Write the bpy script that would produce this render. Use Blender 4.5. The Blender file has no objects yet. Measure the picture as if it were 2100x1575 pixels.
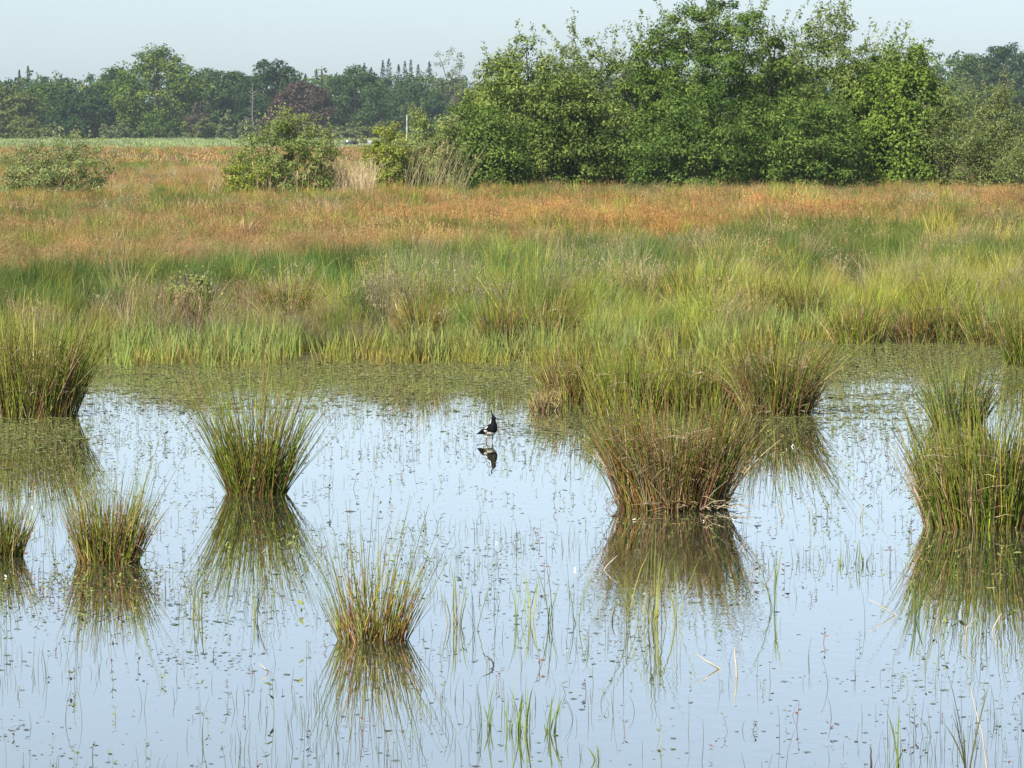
import bpy, math, random
import numpy as np
from mathutils import Vector

S = bpy.context.scene
COL = S.collection
RNG = np.random.default_rng(7)

# ------------------------------------------------------------------ camera
F = 9000.0                     # focal length in pixels of the 2100 px wide photograph
CAMH = 3.25                    # eye height above the water
YH = 258.0                     # row of the horizon
PITCH = math.atan((787.5 - YH) / F)
cam_d = bpy.data.cameras.new('camera'); cam = bpy.data.objects.new('camera', cam_d); COL.objects.link(cam)
cam.location = (0, 0, CAMH); cam.rotation_euler = (math.pi / 2 - PITCH, 0, 0)
cam_d.sensor_width = 36.0; cam_d.lens = 36.0 * F / 2100.0; cam_d.clip_start = 0.5; cam_d.clip_end = 8000
S.camera = cam
S.render.resolution_x = 1024; S.render.resolution_y = 768

# ------------------------------------------------------------------ sky and sun
SUN_EL = math.radians(43); SUN_AZ = math.atan2(-0.52, -0.85)      # behind the camera, to its left
w = bpy.data.worlds.new('World'); S.world = w; w.use_nodes = True
nt = w.node_tree; nt.nodes.clear()
sky = nt.nodes.new('ShaderNodeTexSky'); sky.sky_type = 'NISHITA'; sky.sun_disc = False
sky.sun_elevation = SUN_EL; sky.sun_rotation = SUN_AZ
sky.air_density = 0.8; sky.dust_density = 0.8; sky.ozone_density = 2.5; sky.altitude = 10
bg = nt.nodes.new('ShaderNodeBackground'); bg.inputs['Strength'].default_value = 0.090
ow = nt.nodes.new('ShaderNodeOutputWorld')
hs = nt.nodes.new('ShaderNodeHueSaturation'); hs.inputs['Saturation'].default_value = 0.46        # milky summer sky
tn = nt.nodes.new('ShaderNodeMix'); tn.data_type = 'RGBA'; tn.blend_type = 'MULTIPLY'; tn.inputs['Factor'].default_value = 1; tn.inputs['B'].default_value = (.89, .985, 1.055, 1)
nt.links.new(sky.outputs[0], hs.inputs['Color']); nt.links.new(hs.outputs[0], tn.inputs['A']); nt.links.new(tn.outputs['Result'], bg.inputs['Color'])
nt.links.new(bg.outputs[0], ow.inputs['Surface'])
sl = bpy.data.lights.new('sun', 'SUN'); sl.energy = 5.0; sl.angle = math.radians(0.6); sl.color = (1.0, 0.95, 0.87)
sun = bpy.data.objects.new('sun', sl); COL.objects.link(sun)
sv = Vector((math.sin(SUN_AZ) * math.cos(SUN_EL), math.cos(SUN_AZ) * math.cos(SUN_EL), math.sin(SUN_EL)))
sun.rotation_euler = sv.to_track_quat('Z', 'Y').to_euler(); sun.location = (-30, -40, 60)

S.view_settings.view_transform = 'Standard'; S.view_settings.look = 'None'
S.view_settings.gamma = 1.0; S.view_settings.use_curve_mapping = False
S.view_settings.exposure = 0.77
S.render.engine = 'CYCLES'
S.cycles.use_denoising = True
S.cycles.max_bounces = 6; S.cycles.diffuse_bounces = 3; S.cycles.glossy_bounces = 3
S.cycles.transmission_bounces = 3; S.cycles.volume_bounces = 0; S.cycles.caustics_reflective = False
S.cycles.sample_clamp_indirect = 6.0

# ------------------------------------------------------------------ helpers
def at(px, py, z=0.0):
    """the place on the level z that the photograph shows at that pixel"""
    dx = (px - 1050) / F; dy = -(py - 787.5) / F
    c, s = math.cos(PITCH), math.sin(PITCH)
    d = Vector((dx, c + dy * s, -s + dy * c))
    t = (z - CAMH) / d.z
    return Vector((d.x * t, d.y * t, z))

def link(o, parent=None):
    COL.objects.link(o)
    if parent is not None: o.parent = parent
    return o

def tag(o, label=None, cat=None, group=None, kind=None):
    if label: o['label'] = label
    if cat: o['category'] = cat
    if group: o['group'] = group
    if kind: o['kind'] = kind
    return o

def empty(name, loc, label, cat, group=None, rz=0.0):
    o = bpy.data.objects.new(name, None); o.location = loc; o.rotation_euler = (0, 0, rz); o.empty_display_size = 0.1
    link(o); return tag(o, label, cat, group)

def mesh_np(name, V, Fc, mat=None, col=None, smooth=True):
    """V (n,3), Fc (m,k) arrays -> mesh; col (n,3) pigment per vertex"""
    V = np.asarray(V, dtype=np.float32); Fc = np.asarray(Fc, dtype=np.int32)
    me = bpy.data.meshes.new(name)
    m, k = Fc.shape
    me.vertices.add(len(V)); me.vertices.foreach_set('co', V.ravel())
    me.loops.add(m * k); me.loops.foreach_set('vertex_index', Fc.ravel())
    me.polygons.add(m); me.polygons.foreach_set('loop_start', np.arange(0, m * k, k, dtype=np.int32))
    if smooth: me.polygons.foreach_set('use_smooth', np.ones(m, dtype=bool))
    me.update(calc_edges=True)
    if col is not None:
        a = me.attributes.new('Col', 'FLOAT_COLOR', 'POINT')
        c4 = np.ones((len(V), 4), dtype=np.float32); c4[:, :3] = col
        a.data.foreach_set('color', c4.ravel())
    if mat is not None: me.materials.append(mat)
    return me

class MB:
    """collects pieces of geometry into one mesh"""
    def __init__(self): self.v = []; self.f = []; self.c = []; self.n = 0
    def add(self, V, Fc, C):
        V = np.asarray(V, dtype=np.float32).reshape(-1, 3)
        C = np.broadcast_to(np.asarray(C, dtype=np.float32), V.shape)
        self.v.append(V); self.f.append(np.asarray(Fc, dtype=np.int32) + self.n); self.c.append(C); self.n += len(V)
        return self
    def mesh(self, name, mat, smooth=True):
        return mesh_np(name, np.concatenate(self.v), np.concatenate(self.f), mat, np.concatenate(self.c), smooth)
    def obj(self, name, mat, parent=None, smooth=True):
        return link(bpy.data.objects.new(name, self.mesh(name, mat, smooth)), parent)

def nrm(a): return a / np.maximum(np.linalg.norm(a, axis=-1, keepdims=True), 1e-9)

def tubes(P, R, sides=3):
    """P (N,K,3) centre lines, R (N,K) radii -> quads"""
    N, K, _ = P.shape
    T = nrm(np.gradient(P, axis=1))
    ref = np.zeros_like(T); ref[..., 0] = 1.0
    ref[np.abs(T[..., 0]) > 0.8] = (0, 1, 0)
    A = nrm(np.cross(T, ref)); B = np.cross(T, A)
    ang = np.arange(sides) * 2 * np.pi / sides
    V = P[:, :, None, :] + R[:, :, None, None] * (np.cos(ang)[None, None, :, None] * A[:, :, None, :] + np.sin(ang)[None, None, :, None] * B[:, :, None, :])
    idx = np.arange(N * K * sides).reshape(N, K, sides)
    a = idx[:, :-1, :]; b = idx[:, 1:, :]
    Fc = np.stack([a, np.roll(a, -1, 2), np.roll(b, -1, 2), b], -1).reshape(-1, 4)
    return V.reshape(-1, 3), Fc

def ribbons(P, W, Sd):
    """P (N,K,3), W (N,K) half widths, Sd (N,3) sideways directions"""
    N, K, _ = P.shape
    off = Sd[:, None, :] * W[:, :, None]
    V = np.stack([P - off, P + off], 2)
    idx = np.arange(N * K * 2).reshape(N, K, 2)
    Fc = np.stack([idx[:, :-1, 0], idx[:, :-1, 1], idx[:, 1:, 1], idx[:, 1:, 0]], -1).reshape(-1, 4)
    return V.reshape(-1, 3), Fc

def leaves(C, D, Nn, L, Wd):
    """diamond leaves with a slight fold: C centres, D directions, Nn normals"""
    D = nrm(D); Sd = nrm(np.cross(D, Nn)); Nn = np.cross(Sd, D)
    L = np.asarray(L)[:, None]; Wd = np.asarray(Wd)[:, None]
    a = C - D * L * .5; b = C + Sd * Wd * .5 + Nn * Wd * .18 - D * L * .05; c = C + D * L * .5; d = C - Sd * Wd * .5 + Nn * Wd * .18 - D * L * .05
    V = np.stack([a, b, c, d], 1).reshape(-1, 3)
    Fc = np.arange(len(C) * 4).reshape(-1, 4)
    return V, Fc

def vnoise(x, y, seed=0):
    xi = np.floor(x).astype(np.int64); yi = np.floor(y).astype(np.int64)
    fx = x - xi; fy = y - yi; fx = fx * fx * (3 - 2 * fx); fy = fy * fy * (3 - 2 * fy)
    def h(i, j):
        n = (i * 374761393 + j * 668265263 + seed * 1442695041) & 0xffffffff
        n = ((n ^ (n >> 13)) * 1274126177) & 0xffffffff
        return ((n ^ (n >> 16)) & 0xffff) / 65535.0
    return (h(xi, yi) * (1 - fx) + h(xi + 1, yi) * fx) * (1 - fy) + (h(xi, yi + 1) * (1 - fx) + h(xi + 1, yi + 1) * fx) * fy

def fbm(x, y, seed=0, o=3):
    s = 0; a = 1; t = 0
    for k in range(o):
        s = s + a * vnoise(x * 2 ** k, y * 2 ** k, seed + k * 17); t += a; a *= .5
    return s / t

def sstep(a, b, x):
    t = np.clip((x - a) / (b - a), 0, 1); return t * t * (3 - 2 * t)

# ------------------------------------------------------------------ materials
def new_mat(name):
    m = bpy.data.materials.new(name); m.use_nodes = True
    return m, m.node_tree.nodes, m.node_tree.links

def plant_mat(name, vary=0.2, trans=0.25, rough=0.55, spec=0.25, instanced=False):
    m, n, l = new_mat(name)
    p = n['Principled BSDF']; out = n['Material Output']
    at_ = n.new('ShaderNodeAttribute'); at_.attribute_name = 'Col'
    colour = at_.outputs['Color']
    if instanced:
        ti = n.new('ShaderNodeAttribute'); ti.attribute_type = 'INSTANCER'; ti.attribute_name = 'tint'
        mx = n.new('ShaderNodeMix'); mx.data_type = 'RGBA'; mx.blend_type = 'MULTIPLY'; mx.inputs['Factor'].default_value = 1
        l.new(colour, mx.inputs['A']); l.new(ti.outputs['Color'], mx.inputs['B']); colour = mx.outputs['Result']
    tex = n.new('ShaderNodeTexNoise'); tex.inputs['Scale'].default_value = 6.0; tex.inputs['Detail'].default_value = 2.0
    geo = n.new('ShaderNodeNewGeometry'); l.new(geo.outputs['Position'], tex.inputs['Vector'])
    mr = n.new('ShaderNodeMapRange'); mr.inputs['From Min'].default_value = .3; mr.inputs['From Max'].default_value = .7
    mr.inputs['To Min'].default_value = 1 - vary; mr.inputs['To Max'].default_value = 1 + vary
    l.new(tex.outputs['Fac'], mr.inputs['Value'])
    hv = n.new('ShaderNodeHueSaturation'); l.new(mr.outputs['Result'], hv.inputs['Value']); l.new(colour, hv.inputs['Color'])
    l.new(hv.outputs['Color'], p.inputs['Base Color'])
    p.inputs['Roughness'].default_value = rough; p.inputs['Specular IOR Level'].default_value = spec
    if trans > 0:
        tr = n.new('ShaderNodeBsdfTranslucent'); l.new(hv.outputs['Color'], tr.inputs['Color'])
        ms = n.new('ShaderNodeMixShader'); ms.inputs['Fac'].default_value = trans
        l.new(p.outputs[0], ms.inputs[1]); l.new(tr.outputs[0], ms.inputs[2]); l.new(ms.outputs[0], out.inputs['Surface'])
    return m

M_RUSH = plant_mat('rush_stem', .18, .2, .55, .1)
M_LEAF = plant_mat('leaf', .18, .38, .6, .12)
M_FAR = plant_mat('far_leaf', .15, .2, .7, .1)
M_BARK = plant_mat('bark', .3, 0, .9, .1)
M_GRASS = plant_mat('meadow_blade', .15, .3, .6, .1, instanced=True)
M_WEED = plant_mat('water_weed', .2, .15, .5, .3)

def water_mat():
    m, n, l = new_mat('pond_water')
    p = n['Principled BSDF']
    p.inputs['Base Color'].default_value = (.055, .062, .034, 1)
    p.inputs['Roughness'].default_value = .02; p.inputs['IOR'].default_value = 1.5; p.inputs['Coat Weight'].default_value = 1; p.inputs['Coat IOR'].default_value = 1.4; p.inputs['Coat Roughness'].default_value = .01
    geo = n.new('ShaderNodeNewGeometry')
    def wave(sc, detail):
        mp = n.new('ShaderNodeMapping'); mp.inputs['Scale'].default_value = sc; l.new(geo.outputs['Position'], mp.inputs['Vector'])
        t = n.new('ShaderNodeTexNoise'); t.inputs['Scale'].default_value = 1; t.inputs['Detail'].default_value = detail
        l.new(mp.outputs[0], t.inputs['Vector']); return t.outputs['Fac']
    # calm water with wind-touched patches
    big = wave((.16, .05, 1), 2); small = wave((7, 3.5, 1), 2)
    mr = n.new('ShaderNodeMapRange'); mr.inputs['From Min'].default_value = .45; mr.inputs['From Max'].default_value = .7
    mr.inputs['To Min'].default_value = .15; mr.inputs['To Max'].default_value = 2.0; l.new(big, mr.inputs['Value'])
    b = n.new('ShaderNodeBump'); b.inputs['Distance'].default_value = .0014; b.inputs['Strength'].default_value = 1
    mm = n.new('ShaderNodeMath'); mm.operation = 'MULTIPLY'; l.new(small, mm.inputs[0]); l.new(mr.outputs['Result'], mm.inputs[1])
    l.new(mm.outputs[0], b.inputs['Height']); l.new(b.outputs[0], p.inputs['Normal']); l.new(b.outputs[0], p.inputs['Coat Normal'])
    return m

def ground_mat():
    m, n, l = new_mat('meadow_soil')
    p = n['Principled BSDF']; p.inputs['Roughness'].default_value = .95; p.inputs['Specular IOR Level'].default_value = .1
    at_ = n.new('ShaderNodeAttribute'); at_.attribute_name = 'Col'
    geo = n.new('ShaderNodeNewGeometry')
    t = n.new('ShaderNodeTexNoise'); t.inputs['Scale'].default_value = 1.3; t.inputs['Detail'].default_value = 6
    l.new(geo.outputs['Position'], t.inputs['Vector'])
    mr = n.new('ShaderNodeMapRange'); mr.inputs['From Min'].default_value = .3; mr.inputs['From Max'].default_value = .7
    mr.inputs['To Min'].default_value = .7; mr.inputs['To Max'].default_value = 1.25; l.new(t.outputs['Fac'], mr.inputs['Value'])
    hv = n.new('ShaderNodeHueSaturation'); l.new(mr.outputs['Result'], hv.inputs['Value']); l.new(at_.outputs['Color'], hv.inputs['Color'])
    l.new(hv.outputs['Color'], p.inputs['Base Color'])
    return m

def plain_mat(name, col, rough=.6, metal=0):
    m, n, l = new_mat(name); p = n['Principled BSDF']
    t = n.new('ShaderNodeTexNoise'); t.inputs['Scale'].default_value = 20; t.inputs['Detail'].default_value = 3
    mr = n.new('ShaderNodeMapRange'); mr.inputs['To Min'].default_value = .8; mr.inputs['To Max'].default_value = 1.2
    l.new(t.outputs['Fac'], mr.inputs['Value'])
    hv = n.new('ShaderNodeHueSaturation'); hv.inputs['Color'].default_value = (*col, 1); l.new(mr.outputs['Result'], hv.inputs['Value'])
    l.new(hv.outputs['Color'], p.inputs['Base Color']); p.inputs['Roughness'].default_value = rough; p.inputs['Metallic'].default_value = metal
    return m

# ------------------------------------------------------------------ ground and water
def shore_y(X):
    return 61.3 + 6.5 * sstep(2.6, 4.6, X) + 1.6 * (fbm(X * .45, X * 0 + 3.1, 5) - .5)

def ground_z(X, Y):
    e = Y - shore_y(X)
    z = -.35 + .40 * sstep(-5, .6, e) + .13 * sstep(.5, 8, e)
    z = z + (fbm(X * .15, Y * .15, 9) - .5) * .16 * sstep(2, 12, e)
    return np.where(Y > 300, .18, z)

# px-plan of the meadow: which plants grow where (x, y are the column / row at which a plant top 0.55 m high shows)
def plan(X, Y):
    x = 1050 + F * X / Y; y = YH + F * (CAMH - .6) / Y
    k = (y - YH) / 200.0
    y = y + (fbm(X * .10, Y * .05, 31) - .5) * 34 * k + (fbm(X * .5, Y * .3, 37) - .5) * 20 * k
    return x, y

C_SOR = np.array((.36, .22, .09)); C_RUS = np.array((.085, .125, .032)); C_MAU = np.array((.30, .21, .125))
C_YEL = np.array((.25, .24, .055)); C_DRY = np.array((.42, .33, .17)); C_SED = np.array((.19, .24, .075)); C_PAL = np.array((.29, .34, .17))

def zones(X, Y):
    """weights of (sorrel, green grass, mauve grass, yellow grass, dry grass, far pale grass)"""
    x, y = plan(X, Y)
    s = np.clip((x - 250) / 1300, -.2, 1.1)
    a0 = 452 + (380 - 452) * s; a1 = 548 + (462 - 548) * s; b1 = 600 + (552 - 600) * s
    m = s > .45
    n = len(x)
    Wt = np.zeros((n, 6))
    pn = fbm(X * .22, Y * .09, 51)
    far2 = y < 304; far1 = (y >= 304) & (y < 340); strip = (y >= 340) & (y < 350)
    o1 = (y >= 350) & (y < 390); gap = (y >= 390) & (y < a0); sor = (y >= np.maximum(a0, 350)) & (y < a1) & (y >= 350)
    dg = (y >= a1) & (y < b1); low = y >= b1
    Wt[far2] = (0, .1, 0, 0, 0, .9)
    Wt[far1] = (.48, .24, .14, .14, 0, 0)
    Wt[strip] = (.12, .75, 0, .13, 0, 0)
    Wt[o1] = (.72, .08, .08, .08, .06, 0)
    Wt[gap] = (.40, .44, .03, .09, .04, 0)
    Wt[sor] = (.77, .12, .01, .07, .03, 0)
    Wt[dg] = (.02, .92, .02, .03, .01, 0)
    dgr = dg & m; Wt[dgr] = (.03, .68, .07, .10, .12, 0)
    Wt[low] = (.02, .10, .48, .30, .10, 0)
    lr = low & m; Wt[lr] = (.02, .08, .14, .70, .06, 0)
    # patchiness
    Wt[:, 1] *= .55 + 1.3 * sstep(.35, .65, pn); Wt[:, 0] *= .6 + .9 * sstep(.65, .35, pn); Wt[:, 2] *= .4 + 1.3 * sstep(.3, .7, fbm(X * .4, Y * .25, 77))
    Wt[:, 4] *= 3.0 * sstep(.5, .7, fbm(X * .5, Y * .2, 91))
    Wt /= Wt.sum(1, keepdims=True)
    return Wt

def build_ground():
    ys = np.concatenate([np.linspace(-60, 40, 12), np.linspace(44, 84, 82), np.geomspace(85.5, 300, 90), np.geomspace(306, 1000, 60), np.geomspace(1040, 2400, 14)])
    us = np.concatenate([[-900, -500, -250, -120], np.linspace(-45, 45, 121), [120, 250, 500, 900]])
    X, Y = np.meshgrid(us, ys)
    # fan outwards with distance so that the grid stays fine in the middle
    fan = np.clip(Y / 160, 1, 6); X = np.where(np.abs(X) <= 45, X * fan, np.sign(X) * np.maximum(np.abs(X), 45 * fan + np.abs(X) * .3))
    Z = ground_z(X, Y)
    fl = lambda a: a.ravel()
    V = np.stack([fl(X), fl(Y), fl(Z)], -1)
    ny, nx = X.shape; id_ = np.arange(ny * nx).reshape(ny, nx)
    Fc = np.stack([id_[:-1, :-1], id_[:-1, 1:], id_[1:, 1:], id_[1:, :-1]], -1).reshape(-1, 4)
    Wt = zones(fl(X), np.maximum(fl(Y), 45))
    pal = np.stack([C_SOR, C_RUS, C_MAU, C_YEL, C_DRY, C_PAL])
    C = Wt @ pal * .75
    mud = np.array((.07, .065, .03)); e = (fl(Y) - shore_y(fl(X)))
    k = sstep(0, 3, e)[:, None]; C = mud * (1 - k) + C * k
    me = mesh_np('meadow_ground', V, Fc, ground_mat(), C)
    o = link(bpy.data.objects.new('meadow_ground', me)); tag(o, 'flat meadow ground with a muddy pond bed', None, None, 'structure')
build_ground()

wm = MB(); wm.add([(-90, -50, 0), (90, -50, 0), (90, 74, 0), (-90, 74, 0)], [[0, 1, 2, 3]], (0, 0, 0))
o = wm.obj('pond_water', water_mat(), smooth=False); tag(o, 'calm shallow pond water mirroring the pale sky', None, None, 'structure')

# ------------------------------------------------------------------ meadow plants (uncountable: stuff)
def tuft(rng, n, h, hs, rad, w, tilt, c_lo, c_hi, K=4, cvar=.45, head=None):
    a = rng.uniform(0, 2 * np.pi, n); r = rad * np.sqrt(rng.random(n))
    base = np.stack([r * np.cos(a), r * np.sin(a), np.full(n, -.05)], -1)
    a2 = rng.uniform(0, 2 * np.pi, n); th = np.abs(rng.normal(0, tilt, n))
    d = np.stack([np.sin(th) * np.cos(a2), np.sin(th) * np.sin(a2), np.cos(th)], -1)
    L = h * np.clip(1 + rng.normal(0, hs, n), .35, 1.7)
    t = np.linspace(0, 1, K)[None, :, None]
    out = np.stack([np.cos(a2), np.sin(a2), np.full(n, -.4)], -1)
    P = base[:, None] + L[:, None, None] * (t * d[:, None] + (t ** 2) * out[:, None] * rng.uniform(0, .28, n)[:, None, None])
    W = w * rng.uniform(.6, 1.3, n)[:, None] * np.array([.8] + [1.0] * (K - 2) + [.12])[None]
    an = rng.uniform(0, np.pi, n); Sd = np.stack([np.cos(an), np.sin(an), np.zeros(n)], -1)
    V, Fc = ribbons(P, W, Sd)
    tt = np.repeat(np.broadcast_to(t[..., 0], (n, K)), 2, axis=1).reshape(-1, 1)
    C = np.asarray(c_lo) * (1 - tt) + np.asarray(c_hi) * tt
    C = C * np.repeat(1 + rng.uniform(-cvar, cvar, (n, 1)), 2 * K, axis=0)
    mb = MB().add(V, Fc, C)
    if head:                                    # flower heads: flakes along the upper part of the stalks
        hn, hl, hw, hc, frac = head
        sel = rng.random(n) < frac
        tip = P[sel]; m = len(tip)
        u = rng.uniform(0, 1, (m, hn)); p0 = tip[:, -2][:, None] + (tip[:, -1] - tip[:, -2])[:, None] * u[..., None]
        p0 = p0 + rng.normal(0, hl * .6, (m, hn, 3)); p0 = p0.reshape(-1, 3)
        D = rng.normal(0, .6, p0.shape) + (0, 0, .8); N_ = rng.normal(0, 1, p0.shape)
        V, Fc = leaves(p0, D, N_, rng.uniform(.6, 1.4, len(p0)) * hl, rng.uniform(.6, 1.4, len(p0)) * hw)
        hcols = np.asarray(hc)[rng.integers(0, len(hc), len(p0))] * rng.uniform(.75, 1.25, (len(p0), 1))
        mb.add(V, Fc, np.repeat(hcols, 4, axis=0))
    return mb

def gn_scatter(name, label, cat, protos, pts, rz, tilt, scl, idx, tint):
    pc = bpy.data.collections.new(name + '_sources')
    for k, me in enumerate(protos):
        pc.objects.link(bpy.data.objects.new('%s_source_%02d' % (name, k), me))
    n = len(pts)
    me = bpy.data.meshes.new(name); me.vertices.add(n); me.vertices.foreach_set('co', np.asarray(pts, np.float32).ravel())
    r = np.stack([tilt[:, 0], tilt[:, 1], rz], -1).astype(np.float32)
    a = me.attributes.new('rot', 'FLOAT_VECTOR', 'POINT'); a.data.foreach_set('vector', r.ravel())
    a = me.attributes.new('scl', 'FLOAT_VECTOR', 'POINT'); a.data.foreach_set('vector', scl.astype(np.float32).ravel())
    a = me.attributes.new('pick', 'INT', 'POINT'); a.data.foreach_set('value', idx.astype(np.int32))
    a = me.attributes.new('tint', 'FLOAT_COLOR', 'POINT'); c4 = np.ones((n, 4), np.float32); c4[:, :3] = tint; a.data.foreach_set('color', c4.ravel())
    o = link(bpy.data.objects.new(name, me)); tag(o, label, cat, None, 'stuff')
    g = bpy.data.node_groups.new(name, 'GeometryNodeTree')
    g.interface.new_socket('Geometry', in_out='INPUT', socket_type='NodeSocketGeometry'); g.interface.new_socket('Geometry', in_out='OUTPUT', socket_type='NodeSocketGeometry')
    N = g.nodes; L = g.links
    gi = N.new('NodeGroupInput'); go = N.new('NodeGroupOutput')
    ci = N.new('GeometryNodeCollectionInfo'); ci.inputs['Collection'].default_value = pc
    ci.inputs['Separate Children'].default_value = True; ci.inputs['Reset Children'].default_value = True
    ip = N.new('GeometryNodeInstanceOnPoints'); ip.inputs['Pick Instance'].default_value = True
    def na(nm, ty):
        q = N.new('GeometryNodeInputNamedAttribute'); q.data_type = ty; q.inputs['Name'].default_value = nm
        return q.outputs['Attribute']
    e2r = N.new('FunctionNodeEulerToRotation'); L.new(na('rot', 'FLOAT_VECTOR'), e2r.inputs[0])
    L.new(gi.outputs[0], ip.inputs['Points']); L.new(ci.outputs[0], ip.inputs['Instance'])
    L.new(na('pick', 'INT'), ip.inputs['Instance Index']); L.new(e2r.outputs[0], ip.inputs['Rotation']); L.new(na('scl', 'FLOAT_VECTOR'), ip.inputs['Scale'])
    L.new(ip.outputs[0], go.inputs[0])
    md = o.modifiers.new('scatter', 'NODES'); md.node_group = g
    return o

def cand(rng, d0, d1, dens, umax=.145):
    side = .128 * d1 + 5.5; n = int(2 * side * (d1 - d0) * dens)      # a little wider than the view
    Y = rng.uniform(d0, d1, n); X = rng.uniform(-side, side, n); q = np.abs(X) < .128 * Y + 5.5; X, Y = X[q], Y[q]
    return X, Y

SPEC = ['sorrel', 'green', 'mauve', 'yellow', 'dry', 'pale']
def protos_for(kind, lod):
    """four variants of a tuft of this plant for the near (0), middle (1) and far (2) meadow"""
    res = []
    for v in range(4):
        rng = np.random.default_rng(100 + SPEC.index(kind) * 20 + lod * 5 + v)
        w = (.0025, .0046, .024)[lod]; n = (80, 70, 46)[lod]; rad = (.13, .22, 1.0)[lod]; fan = (.11, .10, 0)[lod]; n = int(n * (1.25, 1.1, 1)[lod])
        if kind == 'sorrel':
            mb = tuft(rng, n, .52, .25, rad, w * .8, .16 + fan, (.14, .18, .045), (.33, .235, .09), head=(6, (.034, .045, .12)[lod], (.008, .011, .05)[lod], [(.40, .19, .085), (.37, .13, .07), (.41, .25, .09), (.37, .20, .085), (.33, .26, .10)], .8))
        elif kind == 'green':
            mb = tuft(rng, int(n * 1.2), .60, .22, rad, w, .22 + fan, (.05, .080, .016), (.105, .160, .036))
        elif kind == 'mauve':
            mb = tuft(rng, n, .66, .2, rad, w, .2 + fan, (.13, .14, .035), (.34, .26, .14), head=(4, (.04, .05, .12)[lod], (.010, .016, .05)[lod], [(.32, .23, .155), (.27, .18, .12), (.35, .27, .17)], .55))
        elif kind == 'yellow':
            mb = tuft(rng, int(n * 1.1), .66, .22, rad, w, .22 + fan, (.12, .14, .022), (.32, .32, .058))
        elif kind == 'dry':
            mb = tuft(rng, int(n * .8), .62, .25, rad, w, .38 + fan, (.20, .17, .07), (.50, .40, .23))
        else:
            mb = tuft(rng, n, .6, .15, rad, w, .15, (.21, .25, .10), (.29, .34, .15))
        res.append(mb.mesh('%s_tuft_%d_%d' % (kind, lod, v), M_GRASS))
    return res

def build_meadow():
    rng = np.random.default_rng(5)
    rings = [(60, 105, 7.6, 0), (105, 200, 5.4, 1), (200, 290, 3.5, 1), (290, 590, .55, 2), (590, 905, .40, 2)]
    acc = {k: [] for k in SPEC}
    for d0, d1, dens, lod in rings:
        X, Y = cand(rng, d0, d1, dens)
        e = Y - shore_y(X); q = (e > .25) & (rng.random(len(e)) < .45 + .55 * sstep(.5, 4, e)); X = X[q]; Y = Y[q]
        Wt = zones(X, Y); c = Wt.cumsum(1); sp = (rng.random(len(X))[:, None] > c).sum(1).clip(0, 5)
        Z = ground_z(X, Y)
        for k in range(6):
            q = sp == k
            if q.any(): acc[SPEC[k]].append((X[q], Y[q], Z[q], np.full(q.sum(), lod)))
    labels = {'sorrel': 'rust-red flowering sorrel spread in bands across the meadow', 'green': 'dark green grass and rush growing through the meadow',
              'mauve': 'mauve-brown flowering grass along the near bank', 'yellow': 'yellow-green tall grass along the near bank',
              'dry': 'straw-coloured bent dry grass scattered in the meadow', 'pale': 'pale grey-green far grass strip in front of the trees'}
    cats = {'sorrel': 'sorrel', 'green': 'grass', 'mauve': 'grass', 'yellow': 'grass', 'dry': 'dry grass', 'pale': 'grass'}
    names = {'sorrel': 'meadow_sorrel', 'green': 'green_meadow_grass', 'mauve': 'flowering_meadow_grass', 'yellow': 'yellow_meadow_grass', 'dry': 'dry_meadow_grass', 'pale': 'far_field_grass'}
    for kind in SPEC:
        parts = acc[kind]
        X = np.concatenate([p[0] for p in parts]); Y = np.concatenate([p[1] for p in parts]); Z = np.concatenate([p[2] for p in parts]); lod = np.concatenate([p[3] for p in parts])
        pr = protos_for(kind, 0) + protos_for(kind, 1) + protos_for(kind, 2)
        n = len(X); idx = lod * 4 + rng.integers(0, 4, n)
        big = fbm(X * .12, Y * .06, 201); cl = sstep(.3, .72, fbm(X * 1.1, Y * .55, 207, 2)); s = rng.uniform(.68, 1.22, n) * (.84 + .32 * big) * (.70 + .46 * cl) * np.where(Y < 105, .92, 1)
        s = np.where(Y > 330, s * .85, s)
        e = Y - shore_y(X); s *= .55 + .45 * sstep(.2, 3.0, e)
        sc = np.stack([s, s, s * rng.uniform(.85, 1.15, n)], -1)
        t1 = (.5 * fbm(X * .35, Y * .18, 301) + .5 * fbm(X * 1.3, Y * .7, 303))[:, None]; t2 = fbm(X * .1, Y * .05, 302)[:, None]
        tint = (.52 + 1.12 * t1) * np.exp(rng.normal(0, .20, (n, 1))) * (1 + rng.normal(0, .09, (n, 3)) * (1, .7, .6)) * (1 + (t2 - .5) * np.array((.5, .15, -.25)))
        wind = .10
        tilt = np.stack([rng.normal(0, .12, n), wind + rng.normal(0, .10, n) + .5 * (fbm(X * .7, Y * .4, 211) - .5)], -1)
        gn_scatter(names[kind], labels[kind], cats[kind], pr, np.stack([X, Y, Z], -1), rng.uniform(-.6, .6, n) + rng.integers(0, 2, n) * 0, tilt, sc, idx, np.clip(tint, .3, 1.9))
build_meadow()

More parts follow.
